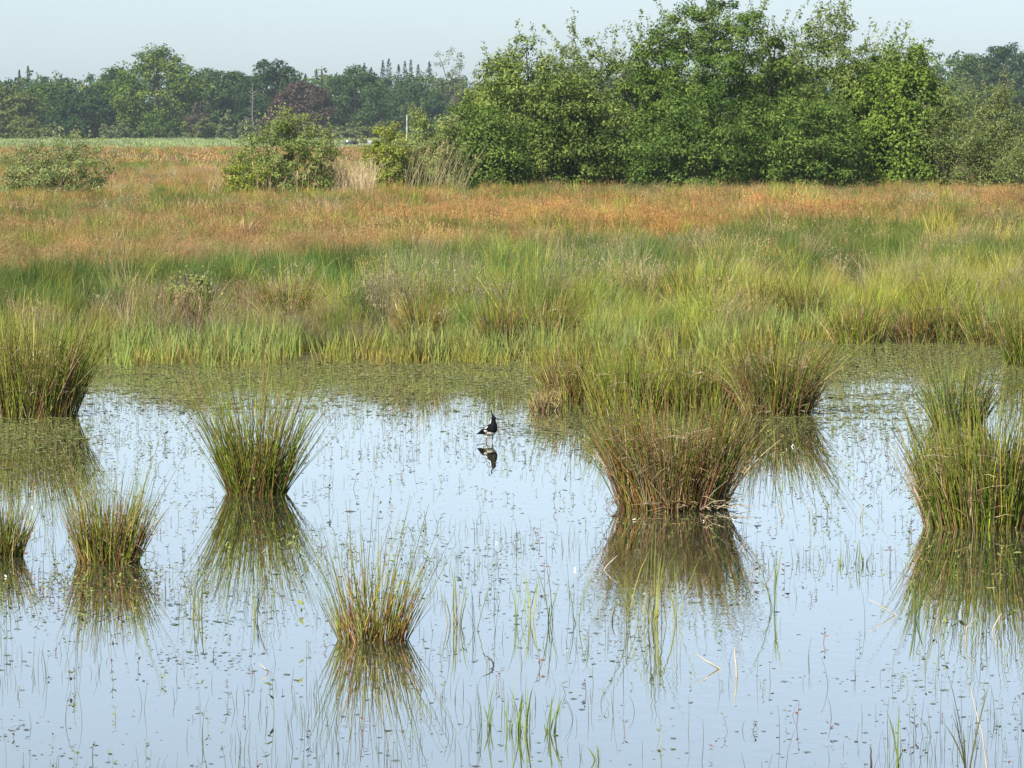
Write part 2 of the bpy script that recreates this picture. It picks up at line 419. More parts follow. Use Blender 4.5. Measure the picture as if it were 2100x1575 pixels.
# sedge fringe standing along the water line
def build_fringe():
    rng = np.random.default_rng(12)
    pr = []
    for v in range(4):
        r = np.random.default_rng(900 + v)
        pr.append(tuft(r, 24, .36, .3, .16, .0055, .16, (.33, .29, .055), (.23, .275, .095), cvar=.3).mesh('sedge_%d' % v, M_GRASS))
    n = 2800
    X = rng.uniform(-13.4, 13.4, n); off = rng.normal(.1, .8, n); Y = shore_y(X) + off
    keep = rng.random(n) < np.where(X > 3, .38, 1.0) * (.12 + 1.1 * sstep(.38, .66, fbm(X * .8, X * 0, 41)))
    X, Y = X[keep], Y[keep]; n = len(X)
    Z = np.maximum(ground_z(X, Y), -.05); s = rng.uniform(.55, 1.3, n)
    tint = np.stack([rng.uniform(.8, 1.25, n), rng.uniform(.85, 1.2, n), rng.uniform(.7, 1.2, n)], -1)
    gn_scatter('waterside_sedge', 'pale green upright sedge with yellow foot along the water line', 'sedge', pr, np.stack([X, Y, Z], -1), rng.uniform(0, 6.28, n), rng.normal(0, .08, (n, 2)), np.stack([s, s, s], -1), rng.integers(0, 4, n), tint)
build_fringe()

# ------------------------------------------------------------------ rush tussocks
G_DK = (.070, .120, .014); G_MD = (.135, .190, .020); G_LT = (.27, .31, .040); OLV = (.27, .24, .042)
BRN = (.26, .135, .055); RED = (.30, .11, .055); STR = (.46, .36, .20); TAN = (.33, .235, .125)

def stems(rng, n, rb, ry, L, Lsd, tilt, droop, cols, wts, rad, K=6, tip=(.36, .30, .12), tipw=.5, lean=(0, 0)):
    a = rng.uniform(0, 2 * np.pi, n); q = np.sqrt(rng.random(n))
    base = np.stack([rb * q * np.cos(a), ry * q * np.sin(a), np.full(n, -.04)], -1)
    a2 = a + rng.normal(0, .6, n); th = tilt * q ** .9 * rng.uniform(.35, 1.35, n) + np.abs(rng.normal(0, .09, n))
    d = np.stack([np.sin(th) * np.cos(a2) + lean[0], np.sin(th) * np.sin(a2) + lean[1], np.cos(th)], -1)
    ph = rng.uniform(0, 6.28, 3); ln = L * np.clip(1 + rng.normal(0, Lsd, n), .3, 1.8) * (1 + .14 * np.sin(a * 2 + ph[0]) + .10 * np.sin(a * 5 + ph[1]))
    t = np.linspace(0, 1, K)[None, :, None]
    out = np.stack([np.cos(a2), np.sin(a2), np.full(n, -.5)], -1)
    dr = droop * rng.uniform(0, 1, n) ** 1.5
    P = base[:, None] + ln[:, None, None] * (t * d[:, None] + t ** 2 * out[:, None] * dr[:, None, None])
    P = P + (t ** 2) * rng.normal(0, .02, (n, 1, 3)) * ln[:, None, None]
    R = rad * rng.uniform(.7, 1.2, n)[:, None] * np.linspace(1.0, .25, K)[None] ** .8
    V, Fc = tubes(P, R, 3)
    c = np.asarray(cols)[rng.choice(len(cols), n, p=np.asarray(wts) / np.sum(wts))] * np.exp(rng.normal(-.05, .38, (n, 1))) * (1 + rng.normal(0, .10, (n, 3)))
    tt = t[..., 0][:, :, None]
    C = c[:, None, :] * (1 - .0 * tt)
    k = np.clip((tt - .55) / .45, 0, 1) * tipw * rng.uniform(0, 1, (n, 1, 1))
    C = C * (1 - k) + np.asarray(tip) * k
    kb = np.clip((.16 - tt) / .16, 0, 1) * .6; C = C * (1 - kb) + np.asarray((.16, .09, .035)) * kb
    return V, Fc, np.repeat(C, 3, axis=1).reshape(-1, 3), P

def bent(rng, n, rb, ry, z0, z1, L, cols, rad, flare=0.0):
    """dead stems broken over, hooked in the clump"""
    a = rng.uniform(0, 2 * np.pi, n); q = rng.uniform(.5, 1.1, n)
    zz = rng.uniform(z0, z1, n); p0 = np.stack([(rb * q + zz * flare) * np.cos(a), (ry * q + zz * flare) * np.sin(a), zz], -1)
    d0 = nrm(np.stack([np.cos(a) * .6, np.sin(a) * .6, rng.uniform(-.2, 1, n)], -1)); d1 = nrm(rng.normal(0, 1, (n, 3)) * (1, 1, .55))
    ln = (L * rng.uniform(.4, 1.2, n))[:, None]
    P = np.stack([p0 - d0 * ln * .8, p0 - d0 * ln * .3, p0, p0 + d1 * ln * .5, p0 + d1 * ln + (0, 0, -.03)], 1)
    P[..., 2] = np.maximum(P[..., 2], .0)
    R = rad * rng.uniform(.7, 1.1, n)[:, None] * np.array([1, 1, .9, .8, .5])[None]
    V, Fc = tubes(P, R, 3)
    C = np.asarray(cols)[rng.integers(0, len(cols), n)] * rng.uniform(.75, 1.2, (n, 1))
    return V, Fc, np.repeat(C, 15, axis=0)

TG = 'rush tussocks of the pond'
def tussock(label, px, py, bw, top, spread, n, cols, wts, seed, dead=.12, loose=.1, droop=.14, rad=.0032, bdepth=.8, ll=1.22, lw=1.25, loc=None, z=0.0, group=TG, lean=(0, 0), litter=0, bentn=0, name='rush_tussock', tilt=None):
    """bw base width px, top row of the bulk, spread = width px of the bulk's top"""
    p = loc if loc is not None else at(px, py, z); k = p.y / F
    rng = np.random.default_rng(seed); rad = rad * 1.28; n = int(n * .72)
    rb = bw * k / 2 * .88; H = (py - top) * k; sw = max(spread - bw, 10) * k / 2
    th = math.atan2(sw, H) if tilt is None else tilt
    L = H / max(math.cos(th * .5), .5)
    e = empty(name, p, label, 'rush tussock', group)
    lean = (lean[0] + rng.normal(0, .035), lean[1] + rng.normal(0, .04)); droop = droop * 1.6
    ry = rb * bdepth
    V, Fc, C, _ = stems(rng, int(n * (1 - dead)), rb, ry, L * .80, .32, th * 1.15, droop, cols, wts, rad, lean=lean)
    o = MB().add(V, Fc, np.clip(C, .01, .7)).obj('green_stems', M_RUSH, e); o['kind'] = 'stuff'
    if dead > 0:
        V, Fc, C, _ = stems(rng, max(int(n * dead), 4), rb * 1.02, ry * 1.02, L * .66, .3, th * 1.3, droop * 1.5, [STR, TAN, BRN, RED], [.4, .4, .3, .15], rad * .95, tip=STR, lean=lean)
        mb = MB().add(V, Fc, C)
        if bentn: mb.add(*bent(rng, bentn, rb * 1.05, ry * 1.05, .08 * H, .8 * H, .2 * H + .06, [STR, TAN, (.5, .42, .28)], rad * .9, math.tan(th) * .75))
        if litter:                              # flattened straw round the foot
            litter = int(litter * .7); a = rng.uniform(-2.2, .5, litter); d = np.stack([np.cos(a + rng.normal(0, .7, litter)), np.sin(a + rng.normal(0, .7, litter)), np.abs(rng.normal(.1, .5, litter))], -1)
            b0 = np.stack([rb * .7 * np.cos(a) + .1, ry * .9 * np.sin(a), np.full(litter, .01)], -1) * rng.uniform(.6, 1.15, (litter, 1)); ln = rng.uniform(.06, .34, litter)[:, None]
            P = np.stack([b0, b0 + d * ln * .5 + (0, 0, .03), b0 + d * ln], 1); P[..., 2] = np.maximum(P[..., 2], .004)
            V, Fc = tubes(P, np.full((litter, 3), rad * 1.0) * np.array([1, .9, .5]), 3)
            mb.add(V, Fc, np.repeat(np.asarray([STR, TAN, (.52, .44, .3)])[rng.integers(0, 3, litter)], 9, axis=0))
        o = mb.obj('dead_stems', M_RUSH, e); o['kind'] = 'stuff'
    if loose > 0:
        m = max(int(n * loose), 5)
        V, Fc, C, _ = stems(rng, m, rb, ry, L * ll, .2, th * lw, droop * 1.1, [G_MD, G_LT, OLV, TAN], [.4, .3, .2, .1], rad * .9, K=7, lean=lean)
        o = MB().add(V, Fc, C).obj('long_stems', M_RUSH, e); o['kind'] = 'stuff'
    return e

GRN = [G_DK, G_MD, G_LT, OLV, BRN]
tussock('dark green bowl-shaped rush tussock with long loose stems left of the lapwing', 525, 1012, 132, 795, 275, 800, GRN, [.3, .4, .2, .1, .1], 1, dead=0.12, loose=0.16, bentn=25, rad=.0034, ll=1.25, lw=1.3, droop=0.08)
tussock('dense brownish green rush tussock in the water at lower left, topped with fine tips', 222, 1152, 140, 998, 205, 900, GRN, [.15, .3, .2, .25, .2], 2, lean=(.05, 0), dead=0.3, loose=.06, bentn=45, rad=.0030, droop=0.08)
tussock('small brown-tipped rush tussock cut by the left edge of the picture', 12, 1140, 72, 1030, 110, 420, GRN, [.2, .3, .2, .2, .2], 3, dead=0.35, loose=.08, bentn=12, rad=.0030, droop=0.08)
tussock('sparse foreground rush tussock with reddish and straw stems and tall thin shoots', 765, 1312, 155, 1165, 240, 420, [G_MD, G_LT, OLV, RED, BRN, STR], [.26, .2, .12, .16, .12, .14], 4, lean=(.03, 0), dead=0.28, loose=.2, bentn=14, rad=.0030, droop=0.05, ll=1.55, lw=1.15)
tussock('largest rush tussock at centre right, with dry bent stems and straw foot', 1378, 1042, 245, 830, 310, 2300, GRN, [.22, .24, .10, .16, .36], 5, lean=(.05, 0), dead=0.38, loose=0.05, bentn=380, litter=110, rad=.0038, droop=.14, ll=1.2)
tussock('big dark-footed rush tussock cut by the right edge of the picture', 2015, 1078, 270, 870, 330, 2200, GRN, [.3, .35, .2, .15, .08], 6, lean=(-.05, 0), dead=0.26, loose=0.1, bentn=190, rad=.0038, droop=.12, ll=1.25)
tussock('tall rush clump standing in the weedy water at the left edge, below the bank', 62, 852, 215, 662, 290, 1900, GRN, [.25, .35, .25, .15, .08], 7, lean=(.06, 0), dead=0.25, loose=0.08, bentn=120, rad=.0042, droop=0.1)
tussock('tall rush clump cut off by the left edge behind the bigger clump', -70, 835, 180, 655, 240, 900, GRN, [.2, .3, .3, .2, .1], 71, dead=.2, loose=.08, bentn=60, rad=.0042, droop=.16)
tussock('fan-shaped rush tussock with straw-coloured right side at the end of the peninsula', 1592, 848, 150, 690, 225, 1300, GRN, [.2, .3, .15, .2, .2], 8, lean=(.08, 0), dead=.38, loose=.06, bentn=160, litter=40, rad=.0042, droop=.2)
tussock('reddish brown rush clump behind the left side of the largest tussock', 1185, 822, 165, 718, 200, 1000, GRN, [.2, .25, .2, .15, .3], 9, dead=0.3, loose=.1, bentn=80, rad=.0044)
tussock('yellow-green rush clump between the largest tussock and the fan-shaped one', 1420, 835, 230, 728, 260, 1400, GRN, [.15, .3, .35, .2, .08], 10, dead=0.2, loose=.12, bentn=90, rad=.0044)
tussock('light green rush clump rising straight behind the top of the largest tussock', 1290, 850, 170, 735, 200, 1100, GRN, [.15, .35, .35, .15, .05], 11, dead=.1, loose=.14, bentn=40, rad=.0044)
tussock('small straw-coloured tuft at the weedy tip right of the lapwing', 1112, 842, 60, 792, 82, 260, [STR, TAN, OLV, G_LT], [.35, .3, .2, .2], 12, dead=.3, loose=.05, bentn=10, rad=.0040, name='dry_tussock')
tussock('dark rush clump cut by the right edge beside the far weedy water', 2105, 752, 90, 640, 150, 600, GRN, [.3, .35, .2, .15, .1], 13, dead=.15, loose=.08, bentn=20, rad=.0046)
tussock('blue-green upright rush clump behind the right-hand tussock', 1965, 870, 120, 755, 190, 520, [(.075, .12, .045), (.12, .17, .06), G_LT, OLV], [.4, .3, .2, .1], 14, dead=.12, loose=.15, bentn=30, rad=.0042)
# rush clumps along the bank
BG = 'rush clumps along the bank'
bank = [('low brown-grey rush clump on the bank below the little willow', 590, 672, 70, 585, 150, [.15, .2, .1, .3, .35]),
        ('dark purple-brown rush clump at the water line above the lapwing\'s left', 862, 708, 80, 612, 120, [.2, .15, .05, .25, .5]),
        ('dark-footed rush clump at the water line straight above the lapwing', 1022, 712, 60, 620, 100, [.3, .25, .1, .2, .3]),
        ('wide brownish rush clump on the bank left of the peninsula', 1110, 706, 110, 600, 180, [.25, .25, .1, .25, .35]),
        ('rush clump with a dark hollow foot behind the peninsula', 1330, 662, 80, 570, 150, [.25, .3, .15, .2, .2]),
        ('green rush clump on the bank behind the yellow-green peninsula clump', 1440, 672, 80, 560, 140, [.3, .35, .2, .1, .1]),
        ('pale green rush clump on the bank above the fan-shaped tussock', 1555, 668, 90, 570, 150, [.15, .3, .35, .2, .1]),
        ('brown rush clump on the bank just right of the fan-shaped tussock\'s top', 1645, 668, 80, 580, 140, [.2, .25, .1, .25, .3]),
        ('yellow-green rush clump at the far water line right of the peninsula', 1760, 692, 90, 575, 150, [.1, .3, .4, .2, .1]),
        ('reddish rush clump at the far water line on the right', 1880, 690, 90, 600, 140, [.2, .2, .1, .2, .5]),
        ('bright yellow-green rush clump beside the reddish one at the far water line', 1945, 690, 70, 580, 120, [.1, .3, .5, .15, .05]),
        ('dark rush clump at the right end of the far water line', 2035, 694, 80, 590, 140, [.35, .3, .1, .2, .2])]
for i, (lb, x, y, bw, top, sp, wt) in enumerate(bank):
    dy = 20 if x < 1200 else 10; p = at(x, y + dy, .02); p.z = float(ground_z(np.array([p.x]), np.array([p.y]))[0])
    tussock(lb, x, y + dy, bw * 1.1, top + 4, sp * 1.05, 620, GRN, wt, 40 + i, dead=.3, loose=.08, bentn=24, rad=.0056, loc=p, group=BG)

# ------------------------------------------------------------------ small grass tufts standing in the water
def water_tuft(label, px, py, h, wpx, n, c_lo, c_hi, seed, tilt=.12):
    p = at(px, py); k = p.y / F; rng = np.random.default_rng(seed)
    mb = tuft(rng, n, h * k, .3, wpx * k / 2, .0035, tilt, c_lo, c_hi, K=5, cvar=.25)
    o = mb.obj('grass_tuft', M_WEED); o.location = p
    return tag(o, label, 'grass tuft', 'grass tufts standing in open water')
YG = (.34, .32, .05); LG = (.20, .26, .06); DG = (.10, .14, .04)
wt_ = [('yellow-footed grass tuft below the bowl-shaped tussock\'s reflection', 408, 1266, 110, 34, 11, YG, LG, .14),
       ('thin pale grass tuft right of the yellow-footed one', 523, 1268, 80, 14, 6, YG, LG, .08),
       ('fine green grass tuft in front of the largest tussock\'s reflection', 1345, 1276, 165, 90, 30, YG, DG, .16),
       ('straw-footed grass tuft right of the sparse foreground tussock', 935, 1280, 110, 42, 16, (.35, .28, .08), LG, .12),
       ('thin grass tuft, second to the right of the sparse foreground tussock', 975, 1290, 80, 12, 5, DG, LG, .1),
       ('thin grass tuft in open water below the lapwing', 1062, 1278, 90, 14, 5, DG, LG, .1),
       ('pale grass tuft in open water just right of the one below the lapwing', 1085, 1270, 80, 16, 7, YG, LG, .14),
       ('dark-footed grass tuft in open water midway to the largest tussock\'s reflection', 1128, 1278, 95, 16, 7, DG, LG, .12),
       ('tall single grass tuft in open water left of the largest tussock\'s reflection', 1183, 1280, 110, 12, 5, DG, LG, .06),
       ('yellow-green grass tuft beside the left edge of the big reflection', 1288, 1280, 130, 20, 7, YG, LG, .1),
       ('tall bright grass tuft in the open water right of the big reflection', 1588, 1250, 130, 14, 7, DG, LG, .06),
       ('short green grass tuft near the middle of the right-hand open water', 1765, 1158, 40, 30, 14, DG, LG, .08),
       ('short green grass tuft left of the other short tuft in the right-hand water', 1728, 1160, 30, 16, 7, DG, LG, .08),
       ('tall bright grass tuft at the foot of the right-edge reflection', 1880, 1270, 120, 16, 8, DG, LG, .08),
       ('dense green grass patch in the foreground water right of the sparse tussock', 1065, 1500, 95, 60, 26, DG, LG, .05),
       ('pale green grass patch near the bottom centre of the water', 1125, 1502, 85, 26, 10, DG, LG, .05),
       ('green grass patch left of the dense one near the bottom', 995, 1495, 80, 22, 8, DG, LG, .05),
       ('thin green tuft at the bottom edge below the dense grass patch', 1225, 1560, 60, 16, 8, DG, LG, .05),
       ('tall green stalk tuft at the bottom right, left of the bent brown stems', 1838, 1590, 150, 18, 6, LG, LG, .06),
       ('bent brown-green stem tuft near the lower right corner', 1985, 1590, 200, 30, 9, (.12, .1, .04), (.12, .13, .05), .14)]
for i, a in enumerate(wt_): water_tuft(*a[:-1], 300 + i, a[-1])

# ------------------------------------------------------------------ pond weeds, stems, floating leaves (stuff)
def water_pts(rng, n, fn):
    """random places on the open water, kept with probability fn(column, row)"""
    n = int(n * 1.75); Y = rng.uniform(20, 68, n); X = rng.uniform(-12.5, 12.5, n); q = np.abs(X) < .122 * Y + 3.5; X, Y = X[q], Y[q]
    q = Y < shore_y(X) - .2; X, Y = X[q], Y[q]
    x = 1050 + F * X / Y; y = YH + F * CAMH / Y
    q = rng.random(len(X)) < fn(X, Y, x, y)
    return X[q], Y[q]

def shallow(X, Y, x, y):
    """weedy fringe: 1 near the far bank and the clumps, 0 in open water"""
    s = sstep(885, 800, y + 80 * (fbm(X * .6, Y * .25, 61) - .5)) * (1 - .35 * sstep(1150, 1700, x) * sstep(760, 800, y))
    s = np.maximum(s, sstep(260, 120, x) * sstep(1050, 900, y) * .9)
    s = np.maximum(s, np.exp(-((x - 1300) / 260) ** 2 - ((y - 880) / 45) ** 2))
    s = np.maximum(s, np.exp(-((x - 1750) / 220) ** 2 - ((y - 830) / 70) ** 2))
    return s

def build_weeds():
    rng = np.random.default_rng(77)
    # floating leaves
    def dens(X, Y, x, y):
        cl = sstep(.52, .74, fbm(X * 1.6, Y * .6, 63, 4)) * (.3 + 1.2 * sstep(.4, .65, fbm(X * .35, Y * .15, 64))); m = .035 + .5 * cl
        m = m + 1.0 * shallow(X, Y, x, y) * (.25 + sstep(.35, .6, fbm(X * .8, Y * 1.4, 93)))
        m = m + .9 * np.exp(-((x - 170) / 380) ** 2 - ((y - 1225) / 60) ** 2) * (.3 + cl) + .3 * np.exp(-((x - 1250) / 900) ** 2 - ((y - 1390) / 60) ** 2) * cl
        m = m + .5 * np.exp(-((x - 545) / 110) ** 2 - ((y - 1085) / 25) ** 2) + .35 * np.exp(-((x - 1980) / 160) ** 2 - ((y - 1110) / 25) ** 2)
        for bx, by, bw in ((225, 1172, 95), (20, 1160, 60), (765, 1330, 110), (1375, 1068, 150), (1590, 862, 110), (525, 1030, 90), (80, 880, 140)):      # scum round the feet of the tussocks
            m = m + .7 * np.exp(-((x - bx) / bw) ** 2 - ((y - by) / 16) ** 2)
        ln = np.abs(y - 1388 - 28 * (fbm(X * .5, Y * 0, 95) - .5) * 2); m = m + .55 * sstep(16, 3, ln) * sstep(1080, 1250, x) * (.2 + cl)       # drift line
        ln = np.abs(y - 1278 - 24 * (fbm(X * .6, Y * 0, 96) - .5) * 2); m = m + .7 * sstep(14, 3, ln) * sstep(760, 520, x)
        return m
    X, Y = water_pts(rng, 190000, dens); n = len(X)
    C = np.stack([X, Y, rng.uniform(.0008, .002, n)], -1); a = rng.uniform(0, 6.28, n)
    D = np.stack([np.cos(a), np.sin(a), rng.normal(0, .015, n)], -1); Nn = np.stack([rng.normal(0, .03, n), rng.normal(0, .03, n), np.ones(n)], -1)
    x = 1050 + F * X / Y; y = YH + F * CAMH / Y; sh = shallow(X, Y, x, y); L = (rng.gamma(2.2, .0075, n) + .007) * (1 + 1.45 * sh); V, Fc = leaves(C, D, Nn, L, L * rng.uniform(.4, .8, n)); V[:, 2] = np.maximum(V[:, 2] * .6, .0005)
    pal = np.array([(.07, .085, .025), (.10, .12, .03), (.06, .05, .025), (.12, .16, .05), (.09, .055, .03)])
    x = 1050 + F * X / Y; y = YH + F * CAMH / Y; sh = shallow(X, Y, x, y)[:, None]
    c = pal[rng.integers(0, 5, n)] * rng.uniform(.7, 1.4, (n, 1)); c = c * (1 - .8 * sh) + np.array((.27, .28, .10)) * rng.uniform(.6, 1.4, (n, 1)) * .8 * sh
    o = MB().add(V, Fc, np.repeat(c, 4, axis=0)).obj('floating_leaves', M_WEED); tag(o, 'small olive and brown leaves floating on the pond', 'floating leaves', None, 'stuff')
    # sprigs: short upright leafy stems
    def dens2(X, Y, x, y):
        cl = sstep(.5, .75, fbm(X * 1.1, Y * .5, 66))
        m = .03 + .20 * cl * sstep(1480, 1250, y) + .75 * shallow(X, Y, x, y)
        m = m + .8 * np.exp(-((x - 130) / 260) ** 2 - ((y - 1215) / 45) ** 2) + .04 * sstep(1050, 900, y)
        return m
    X, Y = water_pts(rng, 52000, dens2); n = len(X)
    x = 1050 + F * X / Y; y = YH + F * CAMH / Y; sh = shallow(X, Y, x, y)
    h = (rng.gamma(4, .017, n) + .015) * np.where(sh > .35, .5, 1.0)
    d = nrm(np.stack([rng.normal(0, .2, n), rng.normal(0, .2, n), np.ones(n)], -1))
    base = np.stack([X, Y, np.full(n, -.01)], -1)
    P = base[:, None] + np.linspace(0, 1, 3)[None, :, None] * (d * h[:, None])[:, None]
    W = np.full((n, 3), .0022) * np.array([1, .9, .4]); an = rng.uniform(0, 3.14, n)
    V, Fc = ribbons(P, W, np.stack([np.cos(an) * .9, np.sin(an) * .3, np.zeros(n)], -1))
    red = rng.random(n) < np.where(sh > .4, .08, .28)
    redm = np.exp(-((x - 130) / 260) ** 2 - ((y - 1215) / 45) ** 2) > .3; red = red | (redm & (rng.random(n) < .4))
    c = np.where(red[:, None], np.array((.16, .07, .045)), np.array((.19, .215, .055))) * rng.uniform(.6, 1.35, (n, 1))
    mb = MB().add(V, Fc, np.repeat(c, 6, axis=0))
    m = 5; t = rng.uniform(.35, 1.05, (n, m)); pc = base[:, None] + t[..., None] * (d * h[:, None])[:, None]
    a = rng.uniform(0, 6.28, (n, m)); D = np.stack([np.cos(a), np.sin(a), rng.uniform(-.1, .7, (n, m))], -1)
    L = (.012 + .25 * h)[:, None] * rng.uniform(.6, 1.1, (n, m)); pc = pc + D * L[..., None] * .5
    V, Fc = leaves(pc.reshape(-1, 3), D.reshape(-1, 3), np.tile((0, 0, 1.0), (n * m, 1)) + rng.normal(0, .3, (n * m, 3)), L.ravel(), L.ravel() * .38)
    mb.add(V, Fc, np.repeat(np.repeat(c, m, axis=0) * rng.uniform(.8, 1.25, (n * m, 1)), 4, axis=0))
    o = mb.obj('water_weed', M_WEED); tag(o, 'low olive and reddish leafy weed sprigs standing in the shallow water', 'water weed', None, 'stuff')
    # thin single stems
    def dens3(X, Y, x, y):
        cl = sstep(.42, .75, fbm(X * .9, Y * .8, 68)); m = (.05 + .6 * cl) * sstep(1010, 1180, y)
        m = m + .16 * cl + .8 * shallow(X, Y, x, y)
        return m
    X, Y = water_pts(rng, 36000, dens3); n = len(X); x = 1050 + F * X / Y; y = YH + F * CAMH / Y
    h = rng.gamma(3.5, .028, n) + .02
    d = np.stack([rng.normal(0, .09, n), rng.normal(0, .09, n), np.ones(n)], -1)
    base = np.stack([X, Y, np.full(n, -.02)], -1); t = np.linspace(0, 1, 4)[None, :, None]
    bend = np.stack([rng.normal(0, .10, n), rng.normal(0, .1, n), np.zeros(n)], -1)
    P = base[:, None] + h[:, None, None] * (t * d[:, None] + t ** 3 * bend[:, None])
    V, Fc = tubes(P, .0017 * rng.uniform(.7, 1.3, n)[:, None] * np.linspace(1, .35, 4)[None], 3)
    pal = np.array([(.09, .11, .03), (.13, .15, .04), (.10, .075, .035), (.18, .19, .05), (.14, .10, .06)])
    sh = shallow(X, Y, x, y)[:, None]; c = pal[rng.integers(0, 5, n)] * rng.uniform(.7, 1.2, (n, 1)) * (1 + .9 * sh)
    o = MB().add(V, Fc, np.repeat(c, 12, axis=0)).obj('emergent_stems', M_WEED); tag(o, 'thin single green and brown stems poking out of the pond', 'water plants', None, 'stuff')
build_weeds()

# ------------------------------------------------------------------ trees and shrubs
def limb(p0, p1, r0, r1, rng, K=6, sag=.06):
    p0 = np.asarray(p0, float); p1 = np.asarray(p1, float); t = np.linspace(0, 1, K)[:, None]
    L = np.linalg.norm(p1 - p0); mid = rng.normal(0, sag * L, 3)
    P = p0 + (p1 - p0) * t + mid * (np.sin(t * np.pi)) + rng.normal(0, .012 * L, (K, 3)) * np.sin(t * np.pi)
    return P, np.linspace(r0, r1, K)

def crown_clumps(rng, n, W, D, z0, z1, lob=.3, inner=.45, power=1.0, nb=9):
    v = nrm(rng.normal(0, 1, (n, 3)))
    bd = nrm(rng.normal(0, 1, (nb, 3)) + (0, 0, .2)); ba = rng.uniform(-.5, 1, nb) * lob
    f = 1 + (np.exp(6 * (v @ bd.T - 1)) * ba).sum(1)
    r = (inner + (1 - inner) * rng.random(n) ** .6) * f
    zc = (z0 + z1) / 2; zr = (z1 - z0) / 2
    p = v * r[:, None]
    zz = p[:, 2]; hz = np.clip((zz + 1) / 2, 0, 1)
    taper = np.where(zz > 0, np.clip(1.05 - .28 * zz ** 2 * power, .3, 1.1), 1.0)
    return np.stack([p[:, 0] * W / 2 * taper, p[:, 1] * D / 2 * taper, zc + zz * zr], -1), v

def foliage(rng, cen, v, rc, nl, leaf, asp, cols, up=.5, rnd=.75, cl_var=.22, flat=.75):
    n = len(cen)
    k = np.repeat(np.arange(n), nl); m = len(k)
    q = nrm(rng.normal(0, 1, (m, 3)) + (0, 0, .25)); rr = rng.random(m) ** .45
    R = (rc * rng.uniform(.6, 1.3, n))[k]
    off = q * (R * rr)[:, None] * (1, 1, flat)
    C = cen[k] + off
    Nn = nrm(q * 1.0 + v[k] * .35 + np.array((0, 0, up)) + rng.normal(0, rnd, (m, 3)))
    D = rng.normal(0, 1, (m, 3)) + (0, 0, -.15); D = D - Nn * (D * Nn).sum(1, keepdims=True)
    L = leaf * rng.uniform(.6, 1.4, m)
    V, Fc = leaves(C, D, Nn, L, L * asp)
    t = np.clip(rng.normal(.5, .34, m) + (rng.normal(0, cl_var, n))[k], -.15, 1.25)[:, None]
    c = np.asarray(cols[0]) * (1 - t) + np.asarray(cols[1]) * t
    return V, Fc, np.repeat(c, 4, axis=0)

def far_tree(name, label, px, top, wpx, cols, d, seed, base_frac=.12, n_cl=95, nl=60, leaf=.50, bark=(.09, .075, .06), group=None, lob=.35, trunk=True, cat='tree', inner=.35, power=1.0, flat=.7, rcf=.085, dz=0.0):
    rng = np.random.default_rng(seed)
    X = (px - 1050) / F * d; H = CAMH + (YH - top) * d / F - .2; W = wpx * d / F * (1.16 if cat == 'tree' else 1.05)
    e = empty(name, (X, d, .18), label, cat, group)
    z0 = H * base_frac
    cen, v = crown_clumps(rng, n_cl, W * .92, W * .8, z0, H * .93, lob, inner, power)
    cen[:, 2] = np.maximum(cen[:, 2], .4)
    rc = rcf * (W + H) / 2 * 1.15
    MB().add(*foliage(rng, cen, v, rc, nl, leaf, .75, cols, flat=flat)).obj('crown', M_FAR, e)
    mb = MB(); r = .018 * H + .05
    Pt, Rt = limb((0, 0, -.2), (rng.normal(0, .3), rng.normal(0, .3), H * .62), r, r * .45, rng, 8, .01)
    V, Fc = tubes(Pt[None], Rt[None], 8); mb.add(V, Fc, bark)
    for j in rng.choice(n_cl, min(9, n_cl), replace=False):
        h = rng.uniform(.25, .6); P, R = limb(Pt[int(h * 11) if int(h * 11) < 8 else 7], cen[j], r * .45, r * .1, rng)
        V, Fc = tubes(P[None], R[None], 5); mb.add(V, Fc, bark)
    mb.obj('trunk', M_BARK, e)
    return e

def conifer(label, px, top, wpx, d, seed, cols=((.018, .032, .026), (.035, .055, .04))):
    rng = np.random.default_rng(seed)
    X = (px - 1050) / F * d; H = CAMH + (YH - top) * d / F - .2; W = max(wpx * 2.6 * d / F, 4.2)
    e = empty('spruce_tree', (X, d, .18), label, 'tree', 'dark spruces on the skyline')
    m = 900; f = rng.random(m) ** .8; z = H * (.2 + .79 * f); a = rng.uniform(0, 6.28, m)
    lay = .72 + .28 * np.sin(z * 5.2 + np.sin(a * 3 + seed) * 1.4)                # irregular tiers
    R = (W / 2 * (1 - f) ** .85 * lay * (1 + .2 * np.sin(a * 2 + seed * 1.7)) + .10) * rng.uniform(.35, 1.1, m)
    C = np.stack([np.cos(a) * R, np.sin(a) * R, z - R * .25], -1); D = np.stack([np.cos(a), np.sin(a), np.full(m, -.3)], -1) + rng.normal(0, .3, (m, 3))
    L = (.35 + .35 * (1 - f)) * rng.uniform(.6, 1.3, m); V, Fc = leaves(C, D, np.tile((0, 0, 1.0), (m, 1)) + rng.normal(0, .5, (m, 3)), L, L * .6)
    t = rng.random((m, 1)); mb = MB().add(V, Fc, np.repeat(np.asarray(cols[0]) * (1 - t) + np.asarray(cols[1]) * t, 4, axis=0))
    mb.obj('crown', M_FAR, e)
    P, R = limb((0, 0, -.2), (0, 0, H), .22, .03, rng, 6, .002); V, Fc = tubes(P[None], R[None], 6)
    MB().add(V, Fc, (.07, .055, .045)).obj('trunk', M_BARK, e)

